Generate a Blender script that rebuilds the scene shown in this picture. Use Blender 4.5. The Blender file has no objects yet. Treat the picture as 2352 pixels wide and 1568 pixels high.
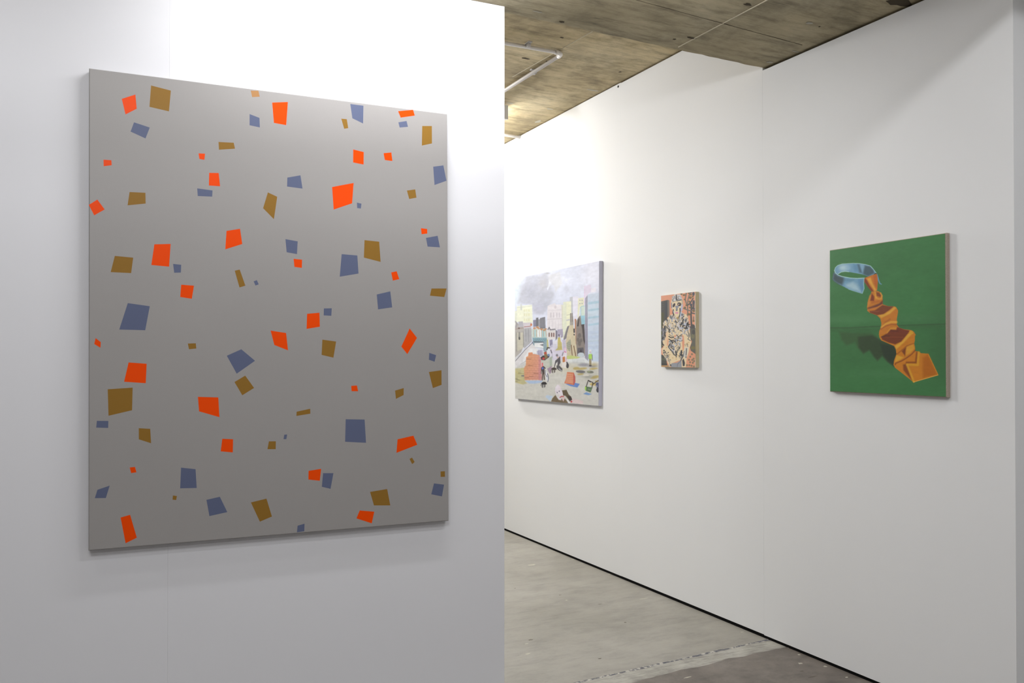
import bpy, bmesh, math, random
import numpy as np
from mathutils import Vector, Matrix
from mathutils.geometry import delaunay_2d_cdt

scene = bpy.context.scene
COL = scene.collection

# ------------------------------------------------------------------ camera
# The building frame: X across the room (the long right wall lies at X = WALL_X),
# Y along the right wall, Z up.  Camera stands at X = Y = 0.
F = 1880.0                      # focal length in pixels of a 2352 px wide frame
PITCH = math.radians(0.5)
SH = 27.6                       # vertical lens shift in pixels
EYE = 1.45
YAW = math.radians(26.95)
CAM = Vector((0, 0, EYE))
cd = bpy.data.cameras.new('camera')
cd.sensor_width = 36.0
cd.lens = F / 2352 * 36.0
cd.shift_y = SH / 2352
cd.clip_start = 0.05
cam = bpy.data.objects.new('camera', cd)
COL.objects.link(cam)
cam.location = CAM
cam.rotation_euler = (math.radians(90) + PITCH, 0, -YAW)
scene.camera = cam
scene.view_settings.view_transform = 'Standard'
scene.view_settings.look = 'None'
scene.view_settings.gamma = 1.0
scene.view_settings.use_curve_mapping = False
scene.view_settings.exposure = 0.0

def ray(x, y):
    a = (x - 1176) / F
    c = -(y - 784 - SH) / F
    fy = math.cos(PITCH) - math.sin(PITCH) * c
    fz = math.sin(PITCH) + math.cos(PITCH) * c
    return Vector((math.cos(YAW) * a + math.sin(YAW) * fy, -math.sin(YAW) * a + math.cos(YAW) * fy, fz))

def at_z(x, y, z):
    d = ray(x, y)
    return CAM + d * ((z - EYE) / d.z)

def on_plane(x, y, p0, n):
    d = ray(x, y)
    return CAM + d * ((p0 - CAM).dot(n) / d.dot(n))

def project(p):
    v = p - CAM
    a = math.cos(YAW) * v.x - math.sin(YAW) * v.y
    b = math.sin(YAW) * v.x + math.cos(YAW) * v.y
    f = math.cos(PITCH) * b + math.sin(PITCH) * v.z
    u = -math.sin(PITCH) * b + math.cos(PITCH) * v.z
    return 1176 + F * a / f, 784 + SH - F * u / f

# ------------------------------------------------------------------ objects
def tag(o, label=None, cat=None, group=None, kind=None):
    if label: o['label'] = label
    if cat: o['category'] = cat
    if group: o['group'] = group
    if kind: o['kind'] = kind
    return o

def link_mesh(name, me, mats, parent=None):
    o = bpy.data.objects.new(name, me)
    COL.objects.link(o)
    for m in (mats if isinstance(mats, (list, tuple)) else [mats]):
        me.materials.append(m)
    if parent is not None:
        o.parent = parent
    return o

def obj(name, bm, mats, parent=None, smooth=False):
    me = bpy.data.meshes.new(name)
    bmesh.ops.recalc_face_normals(bm, faces=bm.faces)
    bm.to_mesh(me); bm.free()
    if smooth:
        for p in me.polygons: p.use_smooth = True
    return link_mesh(name, me, mats, parent)

def empty(name, loc, rz=0.0):
    o = bpy.data.objects.new(name, None)
    o.empty_display_size = 0.1
    COL.objects.link(o)
    o.location = loc
    o.rotation_euler = (0, 0, rz)
    return o

def box(bm, x0, x1, y0, y1, z0, z1, mat=0, rot=None):
    vs = [Vector((x, y, z)) for z in (z0, z1) for y in (y0, y1) for x in (x0, x1)]
    if rot is not None: vs = [rot @ v for v in vs]
    v = [bm.verts.new(q) for q in vs]
    fs = [(0, 2, 3, 1), (4, 5, 7, 6), (0, 1, 5, 4), (2, 6, 7, 3), (0, 4, 6, 2), (1, 3, 7, 5)]
    out = []
    for f in fs:
        fc = bm.faces.new([v[i] for i in f]); fc.material_index = mat; out.append(fc)
    return out

def tube(bm, pts, r, seg=14, mat=0, cap=True):
    pts = [Vector(p) for p in pts]
    rings = []
    up = Vector((0, 0, 1))
    for i, p in enumerate(pts):
        if i == 0: t = pts[1] - p
        elif i == len(pts) - 1: t = p - pts[i - 1]
        else: t = (pts[i + 1] - p).normalized() + (p - pts[i - 1]).normalized()
        t.normalize()
        a = t.cross(up)
        if a.length < 1e-4: a = t.cross(Vector((0, 1, 0)))
        a.normalize(); b = t.cross(a)
        rr = r[i] if isinstance(r, (list, tuple)) else r
        rings.append([bm.verts.new(p + (a * math.cos(k * 2 * math.pi / seg) + b * math.sin(k * 2 * math.pi / seg)) * rr) for k in range(seg)])
    for i in range(len(rings) - 1):
        for k in range(seg):
            f = bm.faces.new([rings[i][k], rings[i][(k + 1) % seg], rings[i + 1][(k + 1) % seg], rings[i + 1][k]])
            f.material_index = mat
    if cap:
        for rg in (rings[0], rings[-1]):
            f = bm.faces.new(rg); f.material_index = mat

# ------------------------------------------------------------------ materials
def s2l(c):
    c = np.asarray(c, dtype=float) / 255.0
    return np.where(c <= 0.04045, c / 12.92, ((c + 0.055) / 1.055) ** 2.4)

class Mat:
    def __init__(self, name, rough=0.6, spec=0.3):
        self.m = bpy.data.materials.new(name)
        self.m.use_nodes = True
        self.nt = self.m.node_tree
        self.b = self.nt.nodes['Principled BSDF']
        self.b.inputs['Roughness'].default_value = rough
        self.b.inputs['Specular IOR Level'].default_value = spec
        self.tc = None
    def n(self, t, **kw):
        nd = self.nt.nodes.new(t)
        for k, v in kw.items():
            if k in nd.inputs: nd.inputs[k].default_value = v
            else: setattr(nd, k, v)
        return nd
    def l(self, a, b): self.nt.links.new(a, b)
    def coords(self, scale=(1, 1, 1), rot=(0, 0, 0)):
        if self.tc is None: self.tc = self.n('ShaderNodeTexCoord')
        mp = self.n('ShaderNodeMapping')
        mp.inputs['Scale'].default_value = scale
        mp.inputs['Rotation'].default_value = rot
        self.l(self.tc.outputs['Object'], mp.inputs['Vector'])
        return mp.outputs['Vector']
    def noise(self, scale, detail=4, rough=0.55, vec=(1, 1, 1), dist=0.0):
        nd = self.n('ShaderNodeTexNoise')
        nd.inputs['Scale'].default_value = scale
        nd.inputs['Detail'].default_value = detail
        nd.inputs['Roughness'].default_value = rough
        nd.inputs['Distortion'].default_value = dist
        self.l(self.coords(vec), nd.inputs['Vector'])
        return nd.outputs['Fac']
    def ramp(self, fac, stops, interp='LINEAR'):
        r = self.n('ShaderNodeValToRGB')
        r.color_ramp.interpolation = interp
        el = r.color_ramp.elements
        while len(el) < len(stops): el.new(0.5)
        for e, (p, c) in zip(el, stops):
            e.position = p
            e.color = (c[0], c[1], c[2], 1)
        self.l(fac, r.inputs['Fac'])
        return r.outputs['Color']
    def mix(self, a, b, fac, mode='MIX'):
        x = self.n('ShaderNodeMix', data_type='RGBA', blend_type=mode)
        for sock, v in ((x.inputs[6], a), (x.inputs[7], b), (x.inputs[0], fac)):
            if hasattr(v, 'is_linked') or hasattr(v, 'links'): self.l(v, sock)
            elif isinstance(v, (int, float)): sock.default_value = v
            else: sock.default_value = (v[0], v[1], v[2], 1)
        return x.outputs[2]
    def base(self, c):
        if hasattr(c, 'links'): self.l(c, self.b.inputs['Base Color'])
        else: self.b.inputs['Base Color'].default_value = (c[0], c[1], c[2], 1)
        return self
    def bump(self, h, strength=0.2, dist=0.002):
        bp = self.n('ShaderNodeBump')
        bp.inputs['Strength'].default_value = strength
        bp.inputs['Distance'].default_value = dist
        self.l(h, bp.inputs['Height'])
        self.l(bp.outputs['Normal'], self.b.inputs['Normal'])
        return self

WHITE = (0.83, 0.83, 0.835)
def wall_mat(name, c):
    w = Mat(name, 0.62, 0.25)
    v = w.noise(1.3, 3, 0.5, (1, 1, 0.25))
    w.base(w.ramp(v, [(0.3, [k * 0.985 for k in c]), (0.7, c)]))
    w.bump(w.noise(140, 3, 0.6, (1, 1, 0.35)), 0.12, 0.0006)
    return w.m
M_wall = wall_mat('white_wall_paint', (0.815, 0.825, 0.835))
M_part = wall_mat('white_partition_paint', (0.80, 0.805, 0.84))
m = Mat('black_gap', 0.9, 0.1); m.base((0.006, 0.006, 0.006)); M_gap = m.m

def concrete(name, dark, mid, lite, grain=(1, 1, 1), sc=1.0, rough=0.75, k=1.0):
    m = Mat(name, rough, 0.3)
    big = m.noise(1.5 * sc, 4, 0.55, (1, 1, 1), 0.0)
    c = m.ramp(big, [(0.30, dark), (0.5, mid), (0.72, lite)])
    fine = m.noise(7 * sc, 9, 0.74, grain, 0.15)
    c2 = m.ramp(fine, [(0.30, [1 - 0.42 * k] * 3), (0.50, (1, 1, 1)), (0.72, [1 + 0.22 * k] * 3)])
    c = m.mix(c, c2, 1.0, 'MULTIPLY')
    mott = m.noise(3.1 * sc, 7, 0.68, (1, 1, 1), 0.3)
    c4 = m.ramp(mott, [(0.33, [1 - 0.25 * k] * 3), (0.5, (1, 1, 1)), (0.7, [1 + 0.12 * k] * 3)])
    c = m.mix(c, c4, 1.0, 'MULTIPLY')
    speck = m.noise(46 * sc, 4, 0.75, grain)
    c3 = m.ramp(speck, [(0.25, (0.5, 0.49, 0.47)), (0.36, (1, 1, 1)), (0.72, (1, 1, 1)), (0.8, (1.25, 1.25, 1.25))])
    c = m.mix(c, c3, 0.9, 'MULTIPLY')
    m.base(c)
    m.bump(fine, 0.2, 0.003)
    return m.m
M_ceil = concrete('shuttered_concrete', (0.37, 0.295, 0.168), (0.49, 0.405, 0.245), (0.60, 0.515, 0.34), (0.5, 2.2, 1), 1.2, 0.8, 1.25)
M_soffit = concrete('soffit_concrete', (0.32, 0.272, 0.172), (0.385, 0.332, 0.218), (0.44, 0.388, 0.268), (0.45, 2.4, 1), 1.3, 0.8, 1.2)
M_floor = concrete('pale_floor_concrete', (0.252, 0.24, 0.208), (0.285, 0.273, 0.241), (0.322, 0.31, 0.278), (0.6, 1.7, 1), 0.9, 0.55, 0.5)
M_floor_near = concrete('brown_floor_concrete', (0.128, 0.112, 0.098), (0.162, 0.143, 0.125), (0.20, 0.18, 0.16), (0.8, 1.3, 1), 1.4, 0.5, 0.8)
M_band = concrete('joint_mortar', (0.27, 0.262, 0.232), (0.335, 0.325, 0.29), (0.40, 0.39, 0.355), (0.3, 2.5, 1), 3.0, 0.6, 1.0)
m = Mat('concrete_fin', 0.8, 0.2); m.base((0.56, 0.505, 0.39)); M_fin = m.m
m = Mat('dark_seam', 0.9, 0.1); m.base((0.085, 0.07, 0.05)); M_seam = m.m
m = Mat('plaster_smear', 0.8, 0.2); m.base((0.46, 0.44, 0.37)); M_smear = m.m
m = Mat('floor_grime', 0.8, 0.2); m.base((0.13, 0.115, 0.095)); M_grime = m.m
m = Mat('flaking_joint', 0.7, 0.2)
f_ = m.noise(48, 4, 0.65, (1.0, 0.8, 1))
m.base(m.ramp(f_, [(0.40, (0.10, 0.10, 0.12)), (0.5, (0.16, 0.16, 0.17)), (0.58, (0.48, 0.46, 0.42)), (0.7, (0.45, 0.43, 0.39))])); M_joint = m.m
m = Mat('white_conduit_paint', 0.4, 0.4); m.base((0.80, 0.77, 0.75)); M_pipe = m.m
m = Mat('grey_clip_metal', 0.45, 0.5); m.base((0.55, 0.54, 0.54)); M_clip = m.m
m = Mat('white_enamel', 0.35, 0.4); m.base((0.72, 0.71, 0.69)); M_enamel = m.m
# ------------------------------------------------------------------ room shell
WALL_X = 3.152
def _wallx():
    zs = 0.012
    return sum(at_z(x, y, zs).x for x, y in ((1160, 1213), (1431, 1325.5), (1754, 1453.5), (2021, 1568))) / 4
WALL_X = _wallx()
WP, WN = Vector((WALL_X, 0, 0)), Vector((-1, 0, 0))
def wy(x, y): return on_plane(x, y, WP, WN).y
HI, SOF = 3.322, 2.992
FZ = -0.006                                      # floor level
BEAM_FAR = wy(1753.5, 155)
BEAM_NEAR = 1.50
Y_END = wy(2328, 300)
Y_S2 = wy(1753.5, 900)
Y_S1 = wy(1426.5, 700)
YF, YB, XL = 9.6, -3.4, -3.6

def structure(name, bm, mats, smooth=False):
    o = obj(name, bm, mats, None, smooth)
    o['kind'] = 'structure'
    return o

# right wall: three boards with hair-line joints, standing just clear of the floor
bm = bmesh.new()
T = 0.10
box(bm, WALL_X, WALL_X + T, Y_END, Y_S2 - 0.0003, 0.010, SOF - 0.010)
box(bm, WALL_X, WALL_X + T, Y_S2 + 0.0003, Y_S1 - 0.0002, 0.013, HI - 0.010)
box(bm, WALL_X, WALL_X + T, Y_S1 + 0.0002, YF, 0.012, HI - 0.006)
structure('wall_right', bm, M_wall)
bm = bmesh.new()
box(bm, WALL_X + 0.004, WALL_X + T, Y_END + 0.004, YF, FZ, 0.0098)  # no real skirting: black strip stands in for shade inside the gap
structure('gap_shade_right', bm, M_gap)
# set-back wall past the end of the right wall, with the outline of a flush panel
bm = bmesh.new()
box(bm, WALL_X + T, WALL_X + T + 0.1, YB, Y_END + 0.5, FZ, HI)
AX = Vector((WALL_X + T, 0, 0))
pe = on_plane(2334, 87, AX, WN)
box(bm, WALL_X + T - 0.004, WALL_X + T + 0.01, pe.y, Y_END + 0.05, FZ, pe.z)
structure('wall_alcove', bm, M_wall)
bm = bmesh.new(); box(bm, XL - 0.1, WALL_X + 0.4, YF, YF + 0.1, FZ, HI); structure('wall_far', bm, M_wall)
bm = bmesh.new(); box(bm, XL - 0.1, XL, YB, YF, FZ, HI); structure('wall_left', bm, M_wall)
bm = bmesh.new(); box(bm, XL - 0.1, WALL_X + 0.4, YB - 0.1, YB, FZ, HI); structure('wall_back', bm, M_wall)

# partition
PE = at_z(1158.6, 15, SOF)                       # top corner of its right end
pl = at_z(1080, 0, SOF)
PANG = math.radians(23.85 - 26.95)
PD = Vector((math.cos(PANG), math.sin(PANG), 0))
PN = Vector((PD.y, -PD.x, 0))                    # faces the camera
PP = Vector((PE.x, PE.y, 0))
R = Matrix.Translation(PP) @ Matrix.Rotation(PANG, 4, 'Z')
seam = (on_plane(387.5, 700, PP, PN) - PP).dot(PD)
LEFT = (XL + 0.001 - PP.x) / PD.x
bm = bmesh.new()
box(bm, seam + 0.0001, 0, 0, 0.12, FZ, SOF, 0, R)
box(bm, LEFT, seam - 0.0001, 0, 0.12, FZ, SOF, 0, R)
structure('wall_partition', bm, M_part)

# floor: pale slab beyond the joint, mortar band, darker slab on the near side
j1, j2 = at_z(1394, 1548, 0), at_z(1760, 1466.6, 0)
js = (j2.y - j1.y) / (j2.x - j1.x)
def jy(x): return j1.y + js * (x - j1.x)
rnd = random.Random(4)
bm = bmesh.new()
def strip(xs, lo, hi, mat):
    a = [bm.verts.new((x, lo(x), FZ)) for x in xs]; b = [bm.verts.new((x, hi(x), FZ)) for x in xs]
    for i in range(len(xs) - 1):
        f = bm.faces.new((a[i], a[i + 1], b[i + 1], b[i])); f.material_index = mat
X1 = WALL_X + 0.35
xs = [XL - 0.1 + (X1 - XL + 0.1) * i / 240 for i in range(241)]
wob = [rnd.gauss(0, 1) for _ in range(241)]
wob = [(wob[i] + wob[max(0, i - 1)] + wob[min(240, i + 1)]) / 3 for i in range(241)]
wd = dict(zip(xs, wob)); wd2 = dict(zip(xs, wob[7:] + wob[:7])); wd3 = dict(zip(xs, wob[40:] + wob[:40]))
strip(xs, lambda x: jy(x) + 0.006 * wd[x] + 0.006, lambda x: YF + 0.1, 0)
strip(xs, lambda x: jy(x) - 0.010 + 0.004 * wd2[x], lambda x: jy(x) + 0.006 * wd[x] + 0.006, 3)
strip(xs, lambda x: jy(x) - 0.115 + 0.010 * wd3[x], lambda x: jy(x) - 0.010 + 0.004 * wd2[x], 2)
strip(xs, lambda x: YB - 0.1, lambda x: jy(x) - 0.115 + 0.010 * wd3[x], 1)
def fleck(x, y, rx, ry, seed, mat=4):
    r = random.Random(seed); c = at_z(x, y, FZ); vs = []
    for i in range(10):
        t = 2 * math.pi * i / 10; q = r.uniform(0.5, 1.1)
        vs.append(bm.verts.new((c.x + rx * q * math.cos(t), c.y + ry * q * math.sin(t), FZ + 0.0004)))
    bm.faces.new(vs).material_index = mat
for i, (x, y, rx, ry) in enumerate(((1209, 1478, .012, .006), (1213, 1501, .02, .008), (1221, 1297, .03, .02), (1301, 1378, .012, .008), (1480, 1374, .05, .006), (1316, 1284, .012, .01), (1400, 1318, .02, .008), (1596, 1397, .012, .012),
                                    (1835, 1503, .010, .010), (1838, 1523, .014, .012), (1896, 1530, .010, .012), (1812, 1487, .008, .008), (1944, 1555, .012, .006), (1797, 1477, .016, .008), (1766, 1467, .02, .010), (1704, 1451, .012, .006), (1580, 1555, .03, .006))):
    fleck(x, y, rx, ry, i)
for i, (x, y, rx, ry) in enumerate(((1183, 1351, .008, .006), (1436, 1429, .008, .008), (1219, 1469, .016, .008), (1378, 1512, .012, .006), (1378, 1387, .016, .005), (1842, 1541, .012, .006), (1867, 1554, .03, .006), (1287, 1366, .012, .005))):
    fleck(x, y, rx, ry, 50 + i, 5)
fl = structure('floor', bm, [M_floor, M_floor_near, M_band, M_joint, M_smear, M_grime])

# ceiling slab with the dropped beam, its shutter fins, seams and smears
bm = bmesh.new()
box(bm, XL - 0.1, X1, BEAM_FAR - 0.02, YF + 0.1, HI, HI + 0.2, 0)
box(bm, XL - 0.1, X1, YB - 0.1, BEAM_NEAR + 0.02, HI, HI + 0.2, 0)
rnd = random.Random(11)
n = 150                                          # the far arris is slightly chipped
xs = [XL - 0.1 + (X1 - XL + 0.1) * i / n for i in range(n + 1)]
lo_n = [bm.verts.new((x, BEAM_NEAR, SOF)) for x in xs]
lo_f = [bm.verts.new((x, BEAM_FAR + rnd.uniform(-0.004, 0.003), SOF + rnd.uniform(0, 0.002))) for x in xs]
hi_f = [bm.verts.new((x, BEAM_FAR + 0.002, SOF + 0.02)) for x in xs]
to_f = [bm.verts.new((x, BEAM_FAR + 0.002, HI + 0.05)) for x in xs]
to_n = [bm.verts.new((x, BEAM_NEAR, HI + 0.05)) for x in xs]
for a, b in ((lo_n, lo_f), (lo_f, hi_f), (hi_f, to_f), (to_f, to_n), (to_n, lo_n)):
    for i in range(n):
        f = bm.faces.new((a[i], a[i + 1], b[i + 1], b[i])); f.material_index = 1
def mark(p, q, w, z, mat, h=0.002):
    p, q = Vector((p.x, p.y, z)), Vector((q.x, q.y, z))
    d = (q - p).normalized(); s = Vector((-d.y, d.x, 0)) * w / 2
    M = Matrix.Translation(p) @ Matrix.Rotation(math.atan2(d.y, d.x), 4, 'Z')
    box(bm, 0, (q - p).length, -w / 2, w / 2, -h, 0.002, mat, M)
def ext(p, q, a, b):
    d = q - p
    return p - d * a, q + d * b
a, b = at_z(1558, 108, SOF), at_z(1762, 0, SOF); a, b = ext(a, b, 0, 0.8); mark(a, b, 0.0042, SOF, 2)
a, b = at_z(1561, 27, SOF), at_z(1815, 96, SOF); a, b = ext(a, b, 0.6, 0.12); mark(a, b, 0.0022, SOF, 3, 0.0006)
a, b = at_z(1355, 75, HI), at_z(1290, 112, HI); a, b = ext(a, b, 0.4, 2.0); mark(a, b, 0.0045, HI, 2)
def blot(x, y, rx, ry, z, mat, seed, up=0.0008):
    r = random.Random(seed); c = at_z(x, y, z)
    k = 14; vs = []
    ph = r.uniform(0, 6.28)
    for i in range(k):
        t = 2 * math.pi * i / k; q = r.uniform(0.6, 1.15)
        vs.append(bm.verts.new((c.x + rx * q * math.cos(t), c.y + ry * q * math.sin(t), z - up)))
    f = bm.faces.new(vs); f.material_index = mat
blot(1717, 10, 0.022, 0.012, SOF, 3, 1); blot(1588, 87, 0.030, 0.008, SOF, 3, 2); blot(1549, 90, 0.010, 0.008, SOF, 3, 9)
blot(1882, 61, 0.006, 0.006, SOF, 3, 3); blot(1770, 143, 0.022, 0.014, SOF, 4, 4); blot(1827, 118, 0.03, 0.006, SOF, 4, 5)
blot(2066, 6, 0.075, 0.035, SOF, 3, 6); blot(1290, 50, 0.018, 0.010, SOF, 3, 7); blot(1235, 27, 0.03, 0.006, SOF, 4, 8)
blot(1424, 165, 0.012, 0.010, HI, 3, 10); blot(1361, 207, 0.05, 0.012, HI, 4, 11); blot(1236, 279, 0.02, 0.05, HI, 4, 12)
blot(1290, 86, 0.014, 0.010, HI, 3, 13); blot(1207, 134, 0.03, 0.012, HI, 3, 14); blot(1173, 237, 0.03, 0.01, HI, 4, 15); blot(1262, 250, 0.03, 0.012, HI, 4, 17)
blot(1858, 53, 0.02, 0.012, SOF, 4, 18); blot(1258, 141, 0.02, 0.012, HI, 3, 19)
o = structure('ceiling', bm, [M_ceil, M_soffit, M_fin, M_seam, M_smear])

# ------------------------------------------------------------------ things on the ceiling and wall
# L-shaped run of white conduit on the far ceiling
zc = HI - 0.016
c0, c1 = at_z(1159.7, 98.9, zc), at_z(1294, 122.5, zc)
c2, c3 = at_z(1289, 130.5, zc), at_z(1161, 209, zc)
cy = (c0.y + c1.y) / 2; cx = (c2.x + c3.x) / 2
cor = Vector((c1.x, c1.y, zc))
d1 = (c0 - c1).normalized(); d2 = (c3 - c2).normalized()
root = tag(empty('conduit', Vector((cor.x, cor.y, HI))), 'white conduit bent in an L across the concrete ceiling beyond the partition', 'conduit')
off = Vector((cor.x, cor.y, HI))
def loc(p): return Vector(p) - off
r0 = 0.0115
bm = bmesh.new(); tube(bm, [loc(cor + d1 * 0.03), loc(c0 + d1 * 1.2)], r0); obj('pipe', bm, M_pipe, root, True)
bm = bmesh.new(); tube(bm, [loc(cor + d2 * 0.03), loc(c3 + d2 * 0.9)], r0); obj('pipe', bm, M_pipe, root, True)
bm = bmesh.new()
arc = []
for i in range(9):
    t = i / 8
    arc.append(loc(cor + d1 * 0.055 * (1 - t) ** 2 + d2 * 0.055 * t ** 2))
tube(bm, arc, 0.0145, 14); obj('elbow', bm, M_pipe, root, True)
for (x, y, d) in ((1213.7, 104, d1), (1227.5, 166, d2)):
    p = at_z(x, y, zc); s = Vector((-d.y, d.x, 0))
    M = Matrix.Translation(loc(p)) @ Matrix.Rotation(math.atan2(d.y, d.x), 4, 'Z')
    bm = bmesh.new()
    tube(bm, [M @ Vector((-0.009, 0, 0)), M @ Vector((0.009, 0, 0))], 0.0145, 16)
    box(bm, -0.012, 0.012, -0.028, 0.028, 0.010, 0.0158, 0, M)
    obj('saddle_clip', bm, M_clip, root)
# short conduit stub by the wall, farther back
e0, e1 = at_z(1159.7, 310, zc), at_z(1196, 315.3, zc)
root = tag(empty('conduit_stub', Vector((e1.x, e1.y, HI))), 'short white conduit stub ending just above the right wall, farthest on the ceiling', 'conduit')
off = Vector((e1.x, e1.y, HI)); d = (e0 - e1).normalized()
bm = bmesh.new(); tube(bm, [loc(e1), loc(e0 + d * 0.06)], r0); obj('pipe', bm, M_pipe, root, True)
bm = bmesh.new(); tube(bm, [loc(e1 + d * 0.02), loc(e1 - d * 0.008)], 0.015)
tube(bm, [loc(e1 + Vector((0, 0, 0.01))), loc(e1 - Vector((0, 0, 0.028)))], 0.006); obj('end_fitting', bm, M_clip, root, True)
# small dark screw hole near the top of the wall
p = on_plane(1420, 198.8, WP, WN)
bm = bmesh.new(); tube(bm, [(-0.0015, 0, 0), (0.004, 0, 0)], [0.0075, 0.0075], 12)
o = obj('screw_head', bm, M_gap); o.location = p
tag(o, 'small dark screw head near the top of the white right wall', 'screw')
# ------------------------------------------------------------------ pictures
class Picture:
    """A painted picture: colours laid down stroke by stroke on a fine grid of vertices."""
    def __init__(self, corners, nu, nv, seed=1):
        self.c = np.array(corners, float); self.nu, self.nv = nu, nv
        A = []; b = []
        for (u, v), (x, y) in zip(((0, 0), (1, 0), (1, 1), (0, 1)), self.c):
            A.append([u, v, 1, 0, 0, 0, -x * u, -x * v]); b.append(x)
            A.append([0, 0, 0, u, v, 1, -y * u, -y * v]); b.append(y)
        h = np.linalg.solve(np.array(A), np.array(b))
        U, V = np.meshgrid(np.linspace(0, 1, nu), np.linspace(0, 1, nv))
        w = h[6] * U + h[7] * V + 1
        self.X = (h[0] * U + h[1] * V + h[2]) / w
        self.Y = (h[3] * U + h[4] * V + h[5]) / w
        self.U, self.V = U, V
        self.col = np.zeros((nv, nu, 3)) + 128.0
        self.o = (0, 0); self.s = 1.0
        self.melt = 1.0             # how far soft strokes blend into each other
        self.r = np.random.RandomState(seed)
    def frame(self, ox, oy, s):
        self.o = (ox, oy); self.s = s
        return self
    def P(self, pts):
        p = np.asarray(pts, float)
        return np.stack([self.o[0] + p[:, 0] / self.s, self.o[1] + p[:, 1] / self.s], 1)
    def _win(self, P, m):
        k = (self.X >= P[:, 0].min() - m) & (self.X <= P[:, 0].max() + m) & (self.Y >= P[:, 1].min() - m) & (self.Y <= P[:, 1].max() + m)
        return np.nonzero(k)
    def _put(self, idx, cov, c):
        c = np.asarray(c, float)
        self.col[idx] = self.col[idx] * (1 - cov[:, None]) + c * cov[:, None]
    def poly(self, pts, c, soft=0.7, a=1.0, c2=None, axis=None):
        if soft >= 1.4: soft *= self.melt
        P = self.P(pts); idx = self._win(P, soft)
        if len(idx[0]) == 0: return
        x, y = self.X[idx], self.Y[idx]
        ins = np.zeros(len(x), bool); d = np.full(len(x), 1e9)
        n = len(P)
        for i in range(n):
            ax, ay = P[i]; bx, by = P[(i + 1) % n]
            ex, ey = bx - ax, by - ay
            L = ex * ex + ey * ey + 1e-12
            t = np.clip(((x - ax) * ex + (y - ay) * ey) / L, 0, 1)
            d = np.minimum(d, (x - ax - t * ex) ** 2 + (y - ay - t * ey) ** 2)
            if ay != by:
                cr = ((ay > y) != (by > y)) & (x < (bx - ax) * (y - ay) / (by - ay) + ax)
                ins ^= cr
        d = np.sqrt(d) * np.where(ins, -1, 1)
        q = np.clip(0.5 - d / soft, 0, 1); q = q * q * (3 - 2 * q)
        cc = np.asarray(c, float)
        if c2 is not None:
            (px, py), (qx, qy) = self.P([axis[0], axis[1]])
            t = np.clip(((x - px) * (qx - px) + (y - py) * (qy - py)) / ((qx - px) ** 2 + (qy - py) ** 2), 0, 1)[:, None]
            cc = cc * (1 - t) + np.asarray(c2, float) * t
        self._put(idx, q * a, cc)
    def line(self, pts, w, c, soft=0.7, a=1.0):
        if soft >= 1.4: soft *= self.melt
        P = self.P(pts); w = w / self.s
        idx = self._win(P, w / 2 + soft)
        if len(idx[0]) == 0: return
        x, y = self.X[idx], self.Y[idx]
        d = np.full(len(x), 1e9)
        for i in range(len(P) - 1):
            ax, ay = P[i]; bx, by = P[i + 1]
            ex, ey = bx - ax, by - ay
            t = np.clip(((x - ax) * ex + (y - ay) * ey) / (ex * ex + ey * ey + 1e-12), 0, 1)
            d = np.minimum(d, np.hypot(x - ax - t * ex, y - ay - t * ey))
        q = np.clip(0.5 - (d - w / 2) / soft, 0, 1)
        self._put(idx, q * a, c)
    def oval(self, x, y, rx, ry, c, soft=0.7, a=1.0, rot=0.0):
        t = np.linspace(0, 2 * np.pi, 20, endpoint=False); r = math.radians(rot)
        px, py = rx * np.cos(t), ry * np.sin(t)
        self.poly(np.stack([x + px * math.cos(r) - py * math.sin(r), y + px * math.sin(r) + py * math.cos(r)], 1), c, soft, a)
    def fuzz(self, x, y, rx, ry, c, a=1.0, p=1.0):
        (cx, cy), = self.P([(x, y)]); rx /= self.s; ry /= self.s
        g = np.exp(-(((self.X - cx) / rx) ** 2 + ((self.Y - cy) / ry) ** 2) ** p)[..., None] * a
        self.col = self.col * (1 - g) + np.asarray(c, float) * g
    def fbm(self, nx, ny, octv=3):
        out = np.zeros((self.nv, self.nu)); amp = 1.0; tot = 0
        for k in range(octv):
            L = self.r.rand(ny + 2, nx + 2)
            u = self.U * nx; v = self.V * ny
            i = np.minimum(u.astype(int), nx); j = np.minimum(v.astype(int), ny)
            fu, fv = u - i, v - j
            fu = fu * fu * (3 - 2 * fu); fv = fv * fv * (3 - 2 * fv)
            out += amp * ((L[j, i] * (1 - fu) + L[j, i + 1] * fu) * (1 - fv) + (L[j + 1, i] * (1 - fu) + L[j + 1, i + 1] * fu) * fv)
            tot += amp; amp *= 0.55; nx *= 2; ny *= 2
        return out / tot - 0.5
    def shade(self, nx, ny, k, octv=3):
        self.col *= (1 + k * self.fbm(nx, ny, octv))[..., None]
    def linear(self, gain):
        return np.clip(s2l(np.clip(self.col, 0, 255)) * gain, 0, 0.95)

def canvas_root(name, corners, plane, normal, depth, label):
    """Empty at the lower edge of a picture; returns it and the four front corners in its own frame
    (local x to the viewer's right, local y into the wall, z up)."""
    fp = plane + normal * (depth + 0.001)
    w = [on_plane(x, y, fp, normal) for x, y in corners]
    mid = (w[2] + w[3]) / 2
    rz = math.atan2(-normal.x, normal.y) + math.pi
    root = tag(empty(name, mid, rz), label, 'painting')
    inv = (Matrix.Translation(mid) @ Matrix.Rotation(rz, 4, 'Z')).inverted()
    q = [inv @ p for p in w]
    return root, [Vector((p.x, 0.0, p.z)) for p in q]

def side_depth(corner_px, side_x, plane, normal):
    best = None
    for k in range(10, 90):
        d = k / 1000
        p = on_plane(corner_px[0], corner_px[1], plane + normal * d, normal) - normal * d
        e = abs(project(p)[0] - side_x)
        if best is None or e < best[0]: best = (e, d)
    return best[1]

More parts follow.
